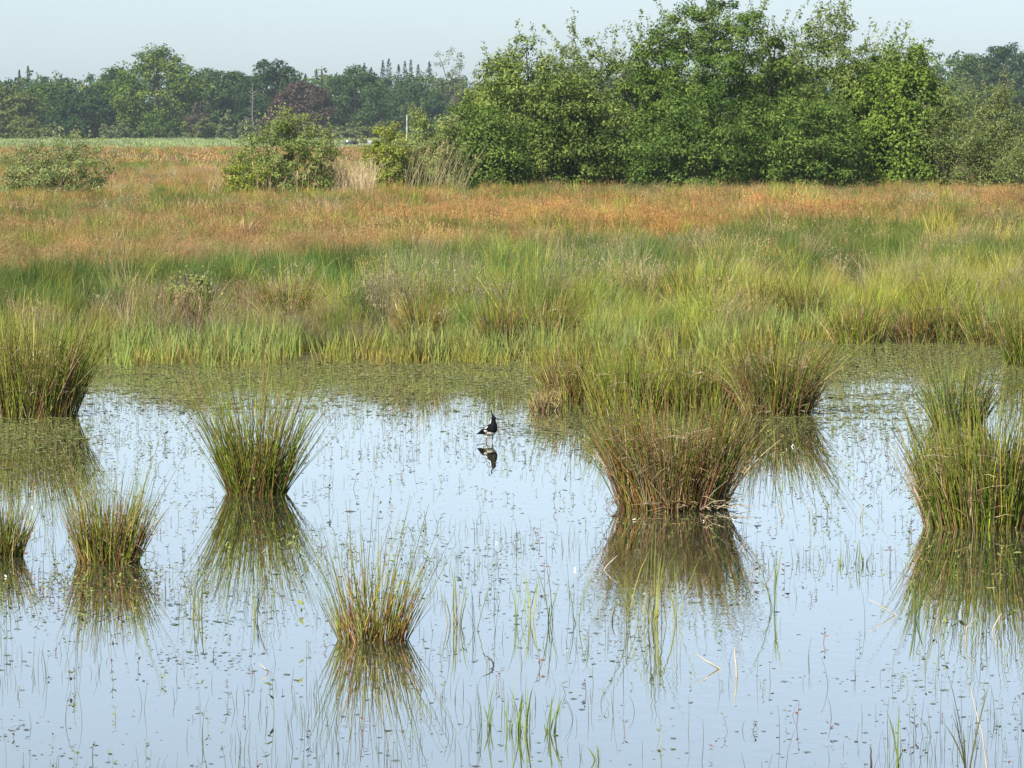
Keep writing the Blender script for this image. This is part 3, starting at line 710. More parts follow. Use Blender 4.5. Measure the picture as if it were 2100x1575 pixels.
OAK = ((.050, .095, .010), (.135, .190, .028)); MID = ((.038, .082, .014), (.100, .155, .026)); DRK = ((.016, .044, .014), (.044, .082, .022))
BLU = ((.034, .072, .022), (.068, .115, .032)); OLI = ((.075, .100, .022), (.150, .170, .042)); PUR = ((.065, .045, .036), (.105, .072, .055)); GRY = ((.090, .115, .045), (.16, .19, .075))
FG = 'trees along the far edge of the meadow'
far = [('far_tree', 'olive-green far tree at the left edge of the meadow', 18, 172, 120, OLI, 905, .06),
       ('far_tree', 'mid-green far tree, second from the left edge', 92, 158, 120, MID, 930, .06),
       ('far_tree', 'dark green far tree left of the big light green oak', 172, 168, 125, DRK, 900, .04),
       ('far_tree', 'green far tree rising behind the left shoulder of the big oak', 238, 138, 105, MID, 935, .1),
       ('oak_tree', 'big light green oak, tallest of the far trees on the left', 322, 98, 172, OAK, 890, .05),
       ('far_tree', 'blue-green far tree just right of the big oak', 428, 138, 105, BLU, 940, .08),
       ('far_tree', 'blue-green rounded far tree left of the dark one', 478, 140, 80, BLU, 945, .08),
       ('far_tree', 'very dark far tree left of the purple-brown beech', 552, 121, 118, DRK, 925, .05),
       ('copper_beech', 'purple-brown domed copper beech among the far trees', 622, 164, 112, PUR, 900, .04),
       ('far_tree', 'dark green domed far tree right of the purple-brown beech', 725, 132, 140, BLU, 930, .05),
       ('far_tree', 'low dark green far tree below the row of spruces', 838, 160, 125, BLU, 960, .05),
       ('far_tree', 'low dark green far tree right below the last spruces', 925, 168, 110, DRK, 955, .05),
       ('oak_tree', 'dark oak cut by the right edge behind the grey-olive willow', 2062, 80, 130, DRK, 920, .05),
       ('far_tree', 'lighter far tree left of the dark oak at the right edge', 1985, 102, 100, MID, 935, .05)]
for i, (nm, lb, x, t, wd, c, d, bf) in enumerate(far):
    big = nm == 'oak_tree'
    far_tree(nm, lb, x, t, wd, c, d, 500 + i, bf, n_cl=210 if big else 150, nl=80, leaf=.50, group=FG, rcf=.085 if big else .10, power=.5 if 'beech' in nm else 1.0, lob=.05 if 'beech' in nm else .2, inner=.8 if 'beech' in nm else .55)
far_tree('birch_tree', 'airy grey-green birch rising above the left end of the willow thicket', 938, 98, 86, GRY, 905, 530, .35, n_cl=60, nl=26, leaf=.36, group=FG, rcf=.07, inner=.2)
# undergrowth at their feet
UG = 'shrubs at the feet of the far trees'
und = [('olive shrub at the foot of the leftmost far tree', 60, 238, 95, OLI), ('pale shrub left of the dark far tree', 120, 252, 60, GRY), ('grey-green round shrub left of the big oak\'s foot', 238, 248, 80, GRY),
       ('dark low shrub under the dark far tree', 150, 240, 70, DRK), ('low green shrub under the big oak', 335, 232, 90, MID), ('purple-brown spire-shaped small tree right of the big oak', 405, 196, 46, ((.075, .055, .05), (.12, .10, .08))),
       ('olive small tree with a pale trunk right of the big oak', 412, 232, 80, OLI), ('grey-green pointed shrub between the oak and the dead tree', 470, 222, 55, GRY),
       ('pale green shrub at the foot of the dead tree', 520, 235, 70, GRY), ('dark reddish shrub below the copper beech', 560, 226, 60, PUR),
       ('grey-green shrub right of the middle willow bush', 705, 250, 55, GRY), ('pale shrub under the domed dark tree', 735, 246, 55, OLI), ('low olive shrub in the gap left of the lime-green shrub', 775, 250, 50, GRY), ('grey shrub at the left edge below the trees', 8, 246, 60, OLI)]
for i, (lb, x, t, wd, c) in enumerate(und):
    far_tree('far_shrub', lb, x, t, wd, c, 880, 560 + i, .0, n_cl=45, nl=40, leaf=.38, group=UG, cat='shrub', rcf=.10, power=2.0 if 'spire' in lb or 'pointed' in lb else 1)
# spruces on the skyline
sp = [(628, 150, 16, 'spruce behind the copper beech\'s left shoulder'), (650, 141, 16, 'taller spruce of the pair behind the copper beech'), (661, 143, 15, 'right spruce of the pair behind the copper beech'), (748, 128, 18, 'first spruce right of the domed dark tree\'s top'), (762, 137, 18, 'short spruce on the domed dark tree\'s right shoulder'),
      (786, 122, 22, 'leftmost of the tall skyline spruces'), (798, 119, 24, 'tallest of the skyline spruces'), (818, 131, 20, 'spruce right of the two tallest ones'), (831, 124, 20, 'spruce in the middle of the skyline row'), (843, 121, 18, 'slim spruce right of the middle of the row'), (858, 131, 22, 'blunt spruce third from the right of the row'), (881, 125, 20, 'rightmost spruce of the skyline row'), (60, 134, 12, 'thin spruce tip at the far left skyline'), (42, 142, 10, 'smallest spruce tip at the far left skyline')]
for i, (x, t, wd, lb) in enumerate(sp): conifer(lb, x, t, wd, 1080 + (i % 3) * 8, 600 + i)
# dead tree
def dead_tree():
    rng = np.random.default_rng(3); d = 880.; X = (515 - 1050) / F * d; H = CAMH + (YH - 172) * d / F
    e = empty('dead_tree', (X, d, .18), 'pale bare dead tree in front of the very dark far tree', 'tree')
    mb = MB(); P, R = limb((0, 0, -.2), (.3, 0, H), .15, .04, rng, 8, .01); V, Fc = tubes(P[None], R[None], 6); mb.add(V, Fc, (.19, .17, .14)); mb.obj('trunk', M_BARK, e)
    mb = MB()
    for j in range(34):
        h = rng.uniform(.25, .97); p = P[0] + (P[-1] - P[0]) * h; a = rng.uniform(0, 6.28); L = rng.uniform(.6, 2.0) * (1.2 - .6 * h)
        Q, r = limb(p, p + np.array((math.cos(a) * L, math.sin(a) * L, L * rng.uniform(.1, 1))), .06, .02, rng); V, Fc = tubes(Q[None], r[None], 4); mb.add(V, Fc, (.19, .17, .14))
    mb.obj('branches', M_BARK, e)
dead_tree()
# the wood behind: one mass
def woodland():
    rng = np.random.default_rng(44); mb = MB()
    for px in np.arange(-320, 2420, 34):
        for row in range(2):
            d = 1010 + row * 70 + rng.uniform(-20, 20); x = px + rng.uniform(-15, 15)
            top = np.interp(x, [-300, 0, 100, 250, 450, 600, 700, 800, 920, 1000, 1700, 1900, 2050, 2400], [152, 158, 152, 146, 150, 150, 148, 150, 152, 148, 122, 112, 104, 106]) + rng.uniform(-4, 9)
            H = CAMH + (YH - top) * d / F; W = rng.uniform(75, 110) * d / F
            cen, v = crown_clumps(rng, 36, W, W * .7, H * .1, H * .96, .3, .4)
            cs = [MID, BLU, DRK, OLI][rng.choice(4, p=[.35, .4, .15, .1])]
            V, Fc, C = foliage(rng, cen, v, 1.55, 24, .68, .8, cs); V = V + np.array(((x - 1050) / F * d, d, .1)); mb.add(V, Fc, C)
    for px in np.arange(-320, 2420, 12):       # scrub closing the wood at its foot
        d = rng.uniform(915, 990); H = rng.uniform(2.0, 5.5); W = rng.uniform(2.5, 5)
        cen, v = crown_clumps(rng, 16, W, W, -.3, H, .3, .4); cs = [MID, BLU, OLI, GRY][rng.choice(4, p=[.3, .25, .3, .15])]
        V, Fc, C = foliage(rng, cen, v, .85, 15, .62, .8, cs); V = V + np.array(((px + rng.uniform(-6, 6) - 1050) / F * d, d, .1)); mb.add(V, Fc, C)
    o = mb.obj('distant_woodland', M_FAR); tag(o, 'continuous hazy green wood behind the single far trees', 'woodland', None, 'stuff')
woodland()

# ---- willow thicket and bushes in the middle distance
def shrub(name, label, px, base_top, d, top, wpx, cols, seed, n_cl=170, nl=75, leaf=.155, asp=.45, shoots=40, rc=.57, group=None, depth=.8, bark=(.14, .12, .10), z0=.15, lob=.45, shoot_len=1.2, stems_n=12, inner=.35, power=1.0, cat='shrub'):
    rng = np.random.default_rng(seed)
    X = (px - 1050) / F * d; H = CAMH + (YH - top) * d / F - .15; W = wpx * d / F
    e = empty(name, (X, d, .15), label, cat, group)
    nl = int(nl * 1.15); n_cl = int(n_cl * .85)
    cen, v = crown_clumps(rng, n_cl, W * 1.05, W * depth * 1.05, z0 - .35 * (H - z0) * 0, H * .93, lob, inner, power)
    # full skirt down to the grass
    ns = int(n_cl * .42); a = rng.uniform(0, 6.28, ns); q = rng.uniform(.55, 1.0, ns); zz = rng.uniform(.03, .52, ns) * H
    sk = np.stack([np.cos(a) * q * W * .5, np.sin(a) * q * W * .5 * depth, zz], -1)
    cen = np.concatenate([cen, sk]); v = np.concatenate([v, nrm(np.stack([np.cos(a), np.sin(a), np.full(ns, .3)], -1))]); n_cl = len(cen)
    cen[:, 2] = np.maximum(cen[:, 2], .3)
    mb = MB().add(*foliage(rng, cen, v, rc, nl, leaf, asp, cols, up=.35, rnd=.5, cl_var=.28, flat=.7))
    wood = MB()
    # shoots that stick out of the outline
    topc = cen[np.argsort(-(cen[:, 2] + .25 * np.linalg.norm(cen[:, :2], axis=1)))[:max(int(n_cl * .35), 3)]]
    for j in range(shoots):
        p = topc[rng.integers(0, len(topc))]; L = shoot_len * rng.uniform(.4, 1.1)
        dr = nrm(np.array((p[0] / W * .9, p[1] / W * .9, 1.0)) + rng.normal(0, .25, 3))
        P, R = limb(p, p + dr * L, .014, .005, rng, 6, .05); V, Fc = tubes(P[None], R[None], 3); wood.add(V, Fc, np.asarray(bark) * 1.1)
        m = int(26 * L); t = rng.uniform(.15, 1.03, m); C = p + dr * (L * t)[:, None] + rng.normal(0, .07, (m, 3)); a = rng.uniform(0, 6.28, m)
        D = np.stack([np.cos(a), np.sin(a), rng.uniform(.2, 1, m)], -1); Lf = leaf * rng.uniform(.7, 1.3, m)
        V, Fc = leaves(C, D, rng.normal(0, 1, (m, 3)) + (0, 0, .6), Lf, Lf * asp)
        tcol = rng.uniform(.45, 1.1, (m, 1)); mb.add(V, Fc, np.repeat(np.asarray(cols[0]) * (1 - tcol) + np.asarray(cols[1]) * tcol, 4, axis=0))
    mb.obj('crown', M_LEAF, e)
    r0 = .02 + .008 * H
    for j in range(stems_n):
        a = rng.uniform(0, 6.28); b = np.array((math.cos(a), math.sin(a), 0)) * rng.uniform(0, .12) * W; b[2] = -.15
        k = rng.integers(0, n_cl); P, R = limb(b, cen[k], r0, r0 * .3, rng, 8, .06); V, Fc = tubes(P[None], R[None], 5); wood.add(V, Fc, bark)
        for q in range(3):
            k = rng.integers(0, n_cl); m = rng.integers(2, 6)
            if np.linalg.norm(cen[k] - P[m]) < .45 * W:
                P2, R2 = limb(P[m], cen[k], r0 * .5, r0 * .12, rng); V, Fc = tubes(P2[None], R2[None], 4); wood.add(V, Fc, bark)
    wood.obj('branches', M_BARK, e)['kind'] = 'stuff'
    return e

WLO = ((.125, .175, .040), (.310, .365, .110)); WPA = ((.135, .180, .055), (.330, .375, .140)); WYG = ((.155, .205, .025), (.360, .390, .070))
TH = 'willow thicket behind the sorrel band'
WIL = ((0.091, 0.148, 0.027), (0.245, 0.308, 0.071)); WGR = ((0.097, 0.148, 0.036), (0.234, 0.291, 0.089)); WDK = ((0.063, 0.120, 0.021), (0.171, 0.245, 0.048)); WLM = ((.085, .150, .018), (.220, .305, .050)); WOL = ((.110, .150, .040), (.240, .285, .090)); WYL = ((0.125, 0.177, 0.023), (0.296, 0.331, 0.059))
shrub('willow_shrub', 'pale olive willow at the left end of the thicket', 1065, 385, 188, 95, 235, WIL, 21, 330, 95, shoots=70, group=TH)
shrub('willow_shrub', 'low willow skirt at the thicket\'s left foot', 1010, 385, 184, 225, 150, WDK, 211, 120, 85, shoots=15, group=TH, shoot_len=.7)
shrub('willow_shrub', 'grey-green wispy willow left of the tallest one', 1225, 385, 193, 95, 270, WGR, 22, 300, 85, shoots=70, group=TH, shoot_len=2.0, lob=.6)
shrub('willow_tree', 'tallest dark green willow of the thicket, its top cut by the picture edge', 1440, 385, 190, -30, 330, WDK, 23, 560, 105, leaf=.15, shoots=80, group=TH, shoot_len=1.6, rc=.5, cat='tree', stems_n=18)
shrub('willow_shrub', 'dark bushy willow at the foot of the tallest willow', 1400, 385, 184, 205, 250, WDK, 231, 230, 90, leaf=.15, shoots=15, group=TH, shoot_len=.6)
shrub('willow_shrub', 'grey-olive willow with wispy top shoots right of the tallest one', 1690, 385, 191, 55, 250, WIL, 24, 340, 95, shoots=90, group=TH, shoot_len=2.1, lob=.55)
shrub('willow_shrub', 'round green willow low between the tallest willow and the lime-green one', 1660, 385, 185, 190, 220, WDK, 241, 200, 90, shoots=15, group=TH, shoot_len=.6)
shrub('willow_shrub', 'mid-green willow filling the thicket left of the tallest willow', 1165, 385, 189, 165, 190, WIL, 251, 170, 90, shoots=30, group=TH, shoot_len=.8)
shrub('willow_shrub', 'mid-green willow filling the thicket just left of the lime-green tree', 1775, 385, 190, 130, 190, WDK, 252, 190, 90, shoots=40, group=TH, shoot_len=1.0)
shrub('alder_tree', 'bright lime-green tree at the right of the thicket', 1855, 385, 188, 108, 190, WLM, 25, 310, 95, leaf=.15, asp=.6, shoots=60, group=TH, shoot_len=1.5, cat='tree')
shrub('willow_shrub', 'thin grey-olive willow at the right edge of the thicket', 2020, 385, 186, 165, 220, WOL, 26, 320, 75, leaf=.11, shoots=80, group=TH, shoot_len=1.4, lob=.6, inner=.2)
shrub('willow_shrub', 'low grey-olive bush cut by the right edge under the thin willow', 2110, 388, 182, 280, 120, WOL, 27, 80, 60, leaf=.11, shoots=25, group=TH, shoot_len=.8)
shrub('willow_shrub', 'yellow-green shrub at the left of the reeds', 790, 385, 178, 238, 84, WYG, 28, 90, 60, leaf=.10, asp=.55, shoots=40, shoot_len=.7, rc=.3)
shrub('willow_shrub', 'light green shrub among the leaning reeds', 884, 385, 180, 212, 135, WLO, 29, 150, 70, leaf=.11, shoots=45, shoot_len=.7, rc=.36)
shrub('willow_shrub', 'bushy olive-green willow standing alone in the meadow, left of centre', 592, 395, 172, 236, 200, WLO, 30, 170, 80, leaf=.11, shoots=90, shoot_len=.9, rc=.36, inner=.25)
shrub('willow_shrub', 'bright green low bush at the left foot of the lone willow', 505, 395, 170, 310, 80, WYG, 31, 55, 60, leaf=.10, shoots=15, shoot_len=.5, rc=.3)
shrub('willow_shrub', 'pale low willow bush at the left edge of the meadow', 105, 398, 168, 298, 220, WPA, 32, 170, 60, leaf=.10, shoots=70, shoot_len=.8, rc=.34, inner=.2, lob=.6, depth=.7)
shrub('willow_shrub', 'small pale willow sapling on the near bank at left', 388, 640, 66, 552, 92, ((.17, .22, .05), (.33, .38, .12)), 33, 80, 50, leaf=.055, asp=.5, shoots=45, shoot_len=.25, rc=.13, stems_n=6, z0=.05)
for i, (x, y, lb) in enumerate([(200, 525, 'upright pale-leaved herb in the dark green band at left'), (1215, 495, 'grey-leaved thistle-like herb in the green band right of centre'), (1085, 545, 'small pale herb in the green band above the wide bank clump')]):
    p = at(x, y + 40, .2); H = .72; rng = np.random.default_rng(70 + i)
    e = empty('tall_herb', (p.x, p.y, .1), lb, 'herb', 'pale herbs in the meadow')
    mb = MB(); wd = MB()
    for j in range(6):
        b = rng.normal(0, .05, 3); b[2] = -.1; dr = nrm(np.array((0, 0, 1.)) + rng.normal(0, .16, 3)); L = H * rng.uniform(.8, 1.2)
        P, R = limb(b, b + dr * L, .008, .004, rng); V, Fc = tubes(P[None], R[None], 4); wd.add(V, Fc, (.2, .24, .12))
        m = 26; t = rng.uniform(.3, 1.02, m); a = rng.uniform(0, 6.28, m); D = np.stack([np.cos(a), np.sin(a), rng.uniform(.1, .8, m)], -1); Lf = rng.uniform(.05, .10, m)
        C = b + dr * (L * t)[:, None] + nrm(D) * Lf[:, None] * .5; V, Fc = leaves(C, D, rng.normal(0, .4, (m, 3)) + (0, 0, 1), Lf, Lf * .35); mb.add(V, Fc, (.26, .33, .20))
    mb.obj('leaves', M_LEAF, e); wd.obj('stems', M_BARK, e)

# ------------------------------------------------------------------ dry reeds
def reeds(label, x0, x1, d, h, n, lean, seed, col=(.52, .40, .22), rad=.011, plume=.5):
    rng = np.random.default_rng(seed); X = (rng.uniform(x0, x1, n) - 1050) / F * d; Y = d + rng.uniform(-2, 2, n)
    base = np.stack([X, Y, np.full(n, .05)], -1); L = h * rng.uniform(.6, 1.15, n)
    dr = np.stack([rng.normal(lean, .14, n), rng.normal(0, .1, n), np.ones(n)], -1); t = np.linspace(0, 1, 6)[None, :, None]
    P = base[:, None] + L[:, None, None] * (t * dr[:, None] + t ** 2 * np.stack([rng.normal(lean * .6, .1, n), np.zeros(n), np.full(n, -.04)], -1)[:, None])
    V, Fc = tubes(P, rad * rng.uniform(.7, 1.2, n)[:, None] * np.linspace(1, .35, 6)[None], 3)
    C = np.asarray(col) * rng.uniform(.7, 1.2, (n, 1)); mb = MB().add(V, Fc, np.repeat(C, 18, axis=0))
    s = rng.random(n) < plume; tip = P[s, -1]; m = len(tip)
    if m:
        k = np.repeat(np.arange(m), 5); C_ = tip[k] + rng.normal(0, .05, (m * 5, 3)) - np.array((0, 0, 1)) * rng.uniform(0, .22, (m * 5, 1)); Lf = rng.uniform(.1, .22, m * 5)
        V, Fc = leaves(C_, rng.normal(0, .3, (m * 5, 3)) + (.2, 0, 1), rng.normal(0, 1, (m * 5, 3)), Lf, Lf * .25); mb.add(V, Fc, (.40, .29, .17))
    o = mb.obj('dry_reeds', M_RUSH); return tag(o, label, 'reeds', None, 'stuff')
reeds('stand of straw-coloured dry reeds between the lone willow and the yellow-green shrub', 676, 764, 174, 1.8, 520, .0, 81, col=(.72, .57, .34), plume=.1)
reeds('leaning dry reeds in front of the light green shrub', 820, 950, 177, 2.5, 95, .14, 82, col=(.44, .38, .20), plume=.1, rad=.009)
reeds('few tall dry reeds left of the lone willow', 412, 452, 170, 1.5, 12, .18, 83, rad=.014)
reeds('single tall dry reeds in front of the lone willow', 480, 660, 169, 1.7, 26, .03, 84, rad=.010)
# pale bare pole-like stem behind the yellow-green shrub
rng = np.random.default_rng(1); P, R = limb((0, 0, -.2), (.12, 0, 3.6), .05, .03, rng, 6, .01); V, Fc = tubes(P[None], R[None], 6)
o = MB().add(V, Fc, (.5, .47, .42)).obj('dead_sapling', M_BARK); o.location = ((829 - 1050) / F * 182, 182, .1); tag(o, 'pale bare upright dead stem between the two small shrubs', 'dead stem')

# ------------------------------------------------------------------ far farm vehicle
def box(mb, c, s, col):
    c = np.asarray(c); s = np.asarray(s) / 2
    V = np.array([(x, y, z) for x in (-1, 1) for y in (-1, 1) for z in (-1, 1)], float) * s
    V[V[:, 2] > 0, :2] *= .9
    mb.add(V + c, [[0, 1, 3, 2], [4, 6, 7, 5], [0, 4, 5, 1], [2, 3, 7, 6], [0, 2, 6, 4], [1, 5, 7, 3]], col)
def wheel(e, x, y, r, w):
    a = np.linspace(0, 2 * np.pi, 17)[:-1]; prof = [(-w / 2, r * .5), (-w / 2, r * .92), (-w * .3, r), (w * .3, r), (w / 2, r * .92), (w / 2, r * .5), (w * .3, r * .42), (-w * .3, r * .42)]
    V = np.array([(x + math.cos(t) * q, y + yy, r + math.sin(t) * q) for t in a for yy, q in prof]); k = len(prof); n = 16
    Fc = [[i * k + j, i * k + (j + 1) % k, ((i + 1) % n) * k + (j + 1) % k, ((i + 1) % n) * k + j] for i in range(n) for j in range(k)]
    MB().add(V, Fc, (.03, .03, .03)).obj('wheel', M_BARK, e)
pv = at(728, 301, .45)
e = empty('farm_tractor', (pv.x - .55, pv.y, .18), 'small dark open tractor far off between the lone willow and the yellow-green shrub', 'tractor')
mb = MB(); box(mb, (.0, 0, .85), (1.7, .7, .5), (.06, .08, .07)); box(mb, (-.55, 0, .75), (.6, .55, .5), (.07, .09, .08)); mb.obj('body', M_BARK, e, smooth=False)
mb = MB(); [box(mb, (x, y, 1.45), (.07, .07, .9), (.04, .04, .04)) for x in (.15, .75) for y in (-.35, .35)]; box(mb, (.45, 0, 1.93), (1.0, 1.0, .12), (.05, .04, .045)); mb.obj('canopy', M_BARK, e, smooth=False)
mb = MB(); box(mb, (.45, 0, 1.2), (.45, .5, .12), (.16, .05, .04)); box(mb, (.65, 0, 1.45), (.1, .5, .45), (.16, .05, .04)); mb.obj('seat', M_BARK, e, smooth=False)
mb = MB(); box(mb, (-.45, -.37, 1.0), (.28, .06, .22), (.85, .85, .85)); mb.obj('headlight', M_BARK, e, smooth=False)
for x, y, r in ((-.6, -.5, .35), (-.6, .5, .35), (.5, -.55, .55), (.5, .55, .55)): wheel(e, x, y, r, .28)
e = empty('farm_trailer', (pv.x + 1.75, pv.y, .18), 'low trailer with a pale deck and dark load behind the far tractor', 'trailer')
mb = MB(); box(mb, (0, 0, .62), (2.6, 1.5, .16), (.30, .30, .28)); mb.obj('deck', M_BARK, e, smooth=False)
mb = MB(); box(mb, (-.6, 0, 1.0), (.9, 1.1, .6), (.05, .05, .06)); box(mb, (.35, 0, .9), (.8, 1.0, .4), (.30, .30, .32)); box(mb, (1.0, 0, .92), (.5, 1.0, .44), (.05, .05, .05)); mb.obj('load', M_BARK, e, smooth=False)
mb = MB(); box(mb, (-1.45, 0, .55), (.5, .1, .1), (.05, .05, .05)); mb.obj('drawbar', M_BARK, e, smooth=False)
for x, y in ((-.9, -.6), (-.9, .6), (.9, -.6), (.9, .6)): wheel(e, x, y, .3, .2)

# ------------------------------------------------------------------ lapwing
def lapwing():
    st = [(-.135, .112, .004, .014), (-.112, .118, .009, .022), (-.078, .127, .022, .031), (-.042, .136, .037, .044), (-.005, .143, .050, .053), (.028, .152, .055, .056), (.046, .172, .051, .051), (.052, .198, .040, .041), (.052, .220, .029, .031), (.053, .238, .0245, .025), (.057, .253, .0250, .0245), (.062, .267, .0215, .021), (.065, .278, .010, .011)]
    st = np.array(st); c = st[:, :2]; T = np.gradient(c, axis=0); T /= np.linalg.norm(T, axis=1, keepdims=True)
    n = 20; a = np.arange(n) * 2 * np.pi / n; V = []
    for i in range(len(st)):
        nx, nz = -T[i, 1], T[i, 0]
        for t in a: V.append((c[i, 0] + nx * math.cos(t) * st[i, 2], math.sin(t) * st[i, 3] * .9, c[i, 1] + nz * math.cos(t) * st[i, 2]))
    Fc = [[i * n + j, i * n + (j + 1) % n, (i + 1) * n + (j + 1) % n, (i + 1) * n + j] for i in range(len(st) - 1) for j in range(n)]
    V.append((c[0, 0] - .002, 0, c[0, 1])); V.append((c[-1, 0] + .001, 0, c[-1, 1] + .004)); k0, k1 = len(V) - 2, len(V) - 1
    tri = [[k0, (j + 1) % n, j] for j in range(n)] + [[k1, (len(st) - 1) * n + j, (len(st) - 1) * n + (j + 1) % n] for j in range(n)]
    def tub(P, R, s=8):
        P = np.asarray(P, float)[None]; R = np.asarray(R, float)[None]; v, f = tubes(P, R, s); b = len(V); V.extend(map(tuple, v)); Fc.extend((f + b).tolist())
        m = P.shape[1]; i0 = len(V); V.append(tuple(P[0, 0])); V.append(tuple(P[0, -1]))
        for j in range(s): tri.append([i0, b + (j + 1) % s, b + j]); tri.append([i0 + 1, b + (m - 1) * s + j, b + (m - 1) * s + (j + 1) % s])
    for sy, lx in ((-.020, -.012), (.020, .022)):
        tub([(lx, sy, .115), (lx + .004, sy, .085), (lx - .004, sy, .058), (lx - .002, sy, .02), (lx, sy, -.03)], [.014, .010, .0052, .0046, .0046])
    tub([(.070, 0, .259), (.090, 0, .257), (.105, 0, .254)], [.008, .0048, .002])          # bill
    tub([(.058, 0, .272), (.044, 0, .286), (.032, 0, .304), (.030, 0, .334)], [.010, .0075, .006, .004])   # crest
    for sy in (-1, 1):                                                                      # folded wings
        tub([(.035, .040 * sy, .160), (.005, .047 * sy, .150), (-.045, .040 * sy, .135), (-.10, .022 * sy, .118), (-.145, .010 * sy, .108)], [.014, .024, .022, .012, .004], 10)
    me = bpy.data.meshes.new('lapwing'); me.from_pydata(V, [], Fc + tri); me.update()
    tmp = bpy.data.objects.new('lapwing_tmp', me); COL.objects.link(tmp)
    rm = tmp.modifiers.new('r', 'REMESH'); rm.mode = 'VOXEL'; rm.voxel_size = .0029
    sm = tmp.modifiers.new('s', 'SMOOTH'); sm.factor = .5; sm.iterations = 3
    dg = bpy.context.evaluated_depsgraph_get(); m2 = bpy.data.meshes.new_from_object(tmp.evaluated_get(dg)); bpy.data.objects.remove(tmp)
    m2.name = 'lapwing'; nv = len(m2.vertices); co = np.empty(nv * 3, np.float32); m2.vertices.foreach_get('co', co); co = co.reshape(-1, 3)
    x, y, z = co.T; col = np.tile(np.array((.006, .007, .010)), (nv, 1))
    white = (.72, .66, .61)
    edge = .134 + .25 * np.maximum(.01 - x, 0) * 0 - .15 * np.maximum(x - .045, 0)
    wingline = .150 - .42 * np.maximum(.020 - x, 0)                         # lower edge of the folded wing
    belly = (z < edge) & (x > -.085) & ~((np.abs(y) > .022) & (x < .012) & (z > wingline - .018)); col[belly] = white
    col[(x > .006) & (x < .028) & (z < .150) & (np.abs(y) > .030)] = white    # white flank between wing and breast
    col[(x < .050) & (z > .212) & (z < .256) & (np.abs(y) > .006)] = (.74, .70, .62)         # cheek and nape
    col[(np.abs(y) > .036) & (np.hypot(x - .012, (z - .176) * .6) < .008)] = white         # shoulder mark
    gl = (np.abs(y) > .03) & (x < -.01) & (z > .155); col[gl] = (.008, .014, .014)
    col[z < .082] = (.30, .13, .11)
    a_ = m2.attributes.new('Col', 'FLOAT_COLOR', 'POINT'); c4 = np.ones((nv, 4), np.float32); c4[:, :3] = col; a_.data.foreach_set('color', c4.ravel())
    m2.polygons.foreach_set('use_smooth', np.ones(len(m2.polygons), bool)); m2.materials.clear(); m2.materials.append(plant_mat('feathers', .1, 0, .65, .06))
    p = at(1003, 906); p.z = -.048; o = link(bpy.data.objects.new('lapwing', m2)); o.location = p; o.rotation_euler = (0, 0, math.radians(-46)); o.scale = (1.14,) * 3
    tag(o, 'black and white lapwing with a thin crest wading in the open water', 'bird')
    for sy in (-1, 1):
        th = np.linspace(0, 2 * np.pi, 9)[:-1]; ph = np.linspace(.1, np.pi - .1, 5)
        v = np.array([(.0035 * math.sin(q) * math.cos(t), .0035 * math.sin(q) * math.sin(t), .0035 * math.cos(q)) for q in ph for t in th]) + (.068, .0205 * sy, .262)
        f = [[i * 8 + j, i * 8 + (j + 1) % 8, (i + 1) * 8 + (j + 1) % 8, (i + 1) * 8 + j] for i in range(4) for j in range(8)]
        MB().add(v, f, (.01, .008, .006)).obj('eye', M_BARK, o)
lapwing()

# ------------------------------------------------------------------ small things on the water: feathers and dead twigs
M_FEA = plain_mat('white_feather', (.82, .82, .80), .7)
feat = [(966, 895), (1131, 893), (1625, 915), (1668, 910), (1300, 1066), (1443, 1068), (1504, 1066), (1008, 1010), (1018, 1112), (1179, 1168), (1161, 1336), (540, 1132), (345, 1350), (66, 1040), (12, 1182), (1670, 1052), (200, 855), (1868, 808)]
for i, (x, y) in enumerate(feat):
    rng = np.random.default_rng(800 + i); t = np.linspace(0, 1, 7); L = .028 * rng.uniform(.6, 1.4); wd = L * .22 * np.sin(np.pi * np.clip(t * .92 + .06, 0, 1)); cur = L * .35 * t ** 2
    V = np.concatenate([np.stack([t * L - L / 2, -wd, cur + .15 * wd], -1), np.stack([t * L - L / 2, 0 * wd, cur], -1), np.stack([t * L - L / 2, wd, cur + .15 * wd], -1)])
    Fc = [[j, j + 1, j + 8, j + 7] for j in range(6)] + [[j + 7, j + 8, j + 15, j + 14] for j in range(6)]
    o = MB().add(V, Fc, (1, 1, 1)).obj('feather', M_FEA); o.location = at(x, y, .006); o.rotation_euler = (rng.uniform(-.5, .5), rng.uniform(-.5, .1), rng.uniform(0, 6.28)); sdm = o.modifiers.new('thickness', 'SOLIDIFY'); sdm.thickness = .0008
    tag(o, 'tiny white feather lying on the pond water', 'feather', 'white feathers lying on the pond')
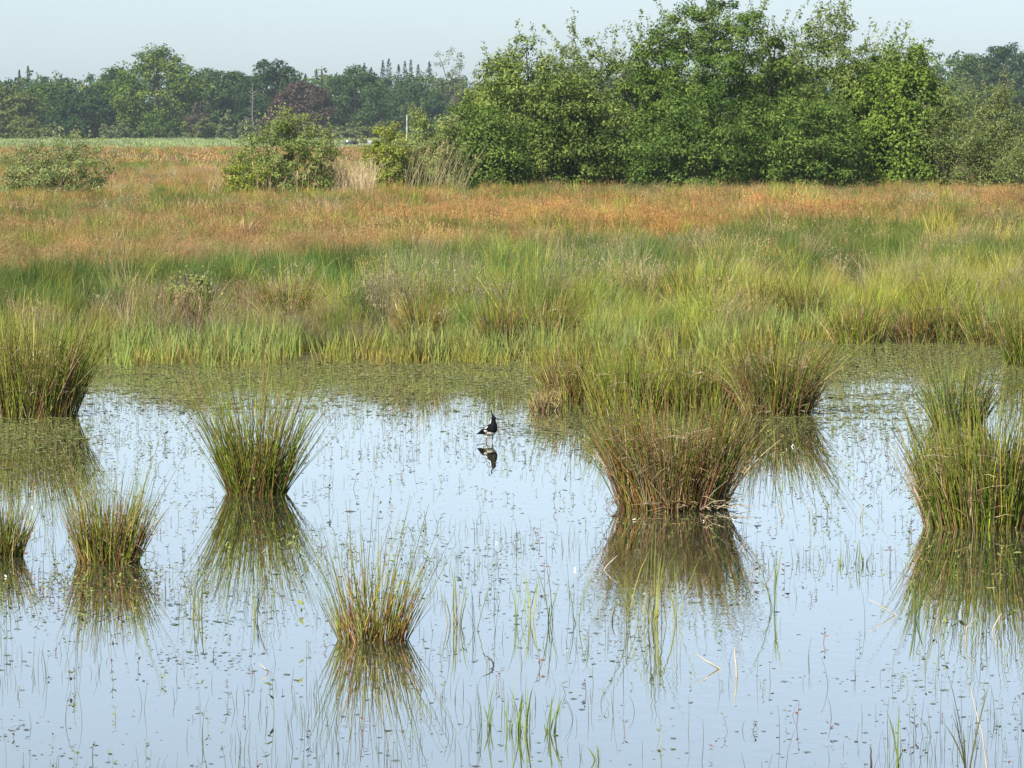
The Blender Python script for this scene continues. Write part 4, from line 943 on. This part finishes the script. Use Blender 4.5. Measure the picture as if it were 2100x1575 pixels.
twg = [('pale upright dead stalk stub right of the bottom centre', [(1511, 1388), (0, 0), (-3, 38), (-4, 60)]),
       ('thin pale bent stalk left of the upright dead stub', [(1485, 1372), (0, 2), (-28, 12), (-58, 30)]),
       ('pale forked stub standing in the right-edge reflection', [(1980, 1316), (0, 0), (2, 30), (22, 48)]),
       ('pale leaning stub right of the forked one near the right edge', [(2033, 1296), (0, 0), (8, 20), (22, 38)]),
       ('long whitish bent stalk left of the right-edge reflection', [(1840, 1262), (0, 4), (-25, 14), (-58, 32)]),
       ('long pale thin stalk near the lower right corner', [(2025, 1575), (0, 0), (-12, 70), (-35, 170)]),
       ('brown cut stalk at the bottom edge right of centre', [(1786, 1590), (0, 0), (0, 30), (0, 58)]),
       ('dark forked stub in open water left of the big reflection', [(1256, 1275), (0, 0), (0, 12), (6, 32)]),
       ('pale bent straw at the upper left of the big reflection', [(1235, 1168), (0, 0), (16, 16), (32, 28)]),
       ('white thin stalk in the lower left water', [(555, 1380), (0, 0), (-10, 8), (-26, 18)]),
       ('short dead stalk cluster between the two big right tussocks', [(1610, 1058), (0, 0), (-8, 14), (-22, 24)]),
       ('second dead stalk between the two big right tussocks', [(1660, 1058), (0, 0), (0, 14), (-2, 26)]),
       ('leaning dead stalk nearest the right-hand tussock', [(1762, 1062), (0, 0), (4, 14), (10, 32)]),
       ('dark twig floating left of the white feather at centre bottom', [(1015, 1365), (0, 0), (-8, 14), (-26, 24)])]
for i, (lb, q) in enumerate(twg):
    p = at(*q[0]); k = p.y / F; rng = np.random.default_rng(i)
    pts = np.array([(dx * k, (0, -.02, .05)[j] * (1 if dz < 20 else .6), max(dz * k, -.01) - (.02 if j == 0 else 0)) for j, (dx, dz) in enumerate(q[1:])])
    t = np.linspace(0, 2, 7); P = np.stack([np.interp(t, [0, 1, 2], pts[:, c]) for c in range(3)], -1) + rng.normal(0, .0015, (7, 3))
    V, Fc = tubes(P[None], np.linspace(.0055, .0022, 7)[None] * (1.4 if 'cut' in lb or 'upright' in lb else 1), 5)
    o = MB().add(V, Fc, (.10, .07, .05) if 'dark' in lb or 'brown' in lb else (.58, .50, .38)).obj('dead_stalk', M_RUSH); o.location = p; tag(o, lb, 'dead stalk', 'dead stalks in the pond')

# ------------------------------------------------------------------ haze
def haze():
    mb = MB(); box_ = np.array([(x, y, z) for x in (-1250, 1250) for y in (-80, 2450) for z in (-1.6, 40)], float)
    mb.add(box_, [[0, 1, 3, 2], [4, 6, 7, 5], [0, 4, 5, 1], [2, 3, 7, 6], [0, 2, 6, 4], [1, 5, 7, 3]], (1, 1, 1))
    m, n, l = new_mat('haze_air'); n.remove(n['Principled BSDF'])
    v = n.new('ShaderNodeVolumePrincipled'); v.inputs['Color'].default_value = (.74, .88, 1, 1); v.inputs['Density'].default_value = HAZE; v.inputs['Anisotropy'].default_value = 0.0
    l.new(v.outputs[0], n['Material Output'].inputs['Volume'])
    o = mb.obj('haze', m, smooth=False); tag(o, 'thin pale summer haze over the whole meadow', 'haze', None, 'stuff')
HAZE = .00009
if HAZE > 0: haze()
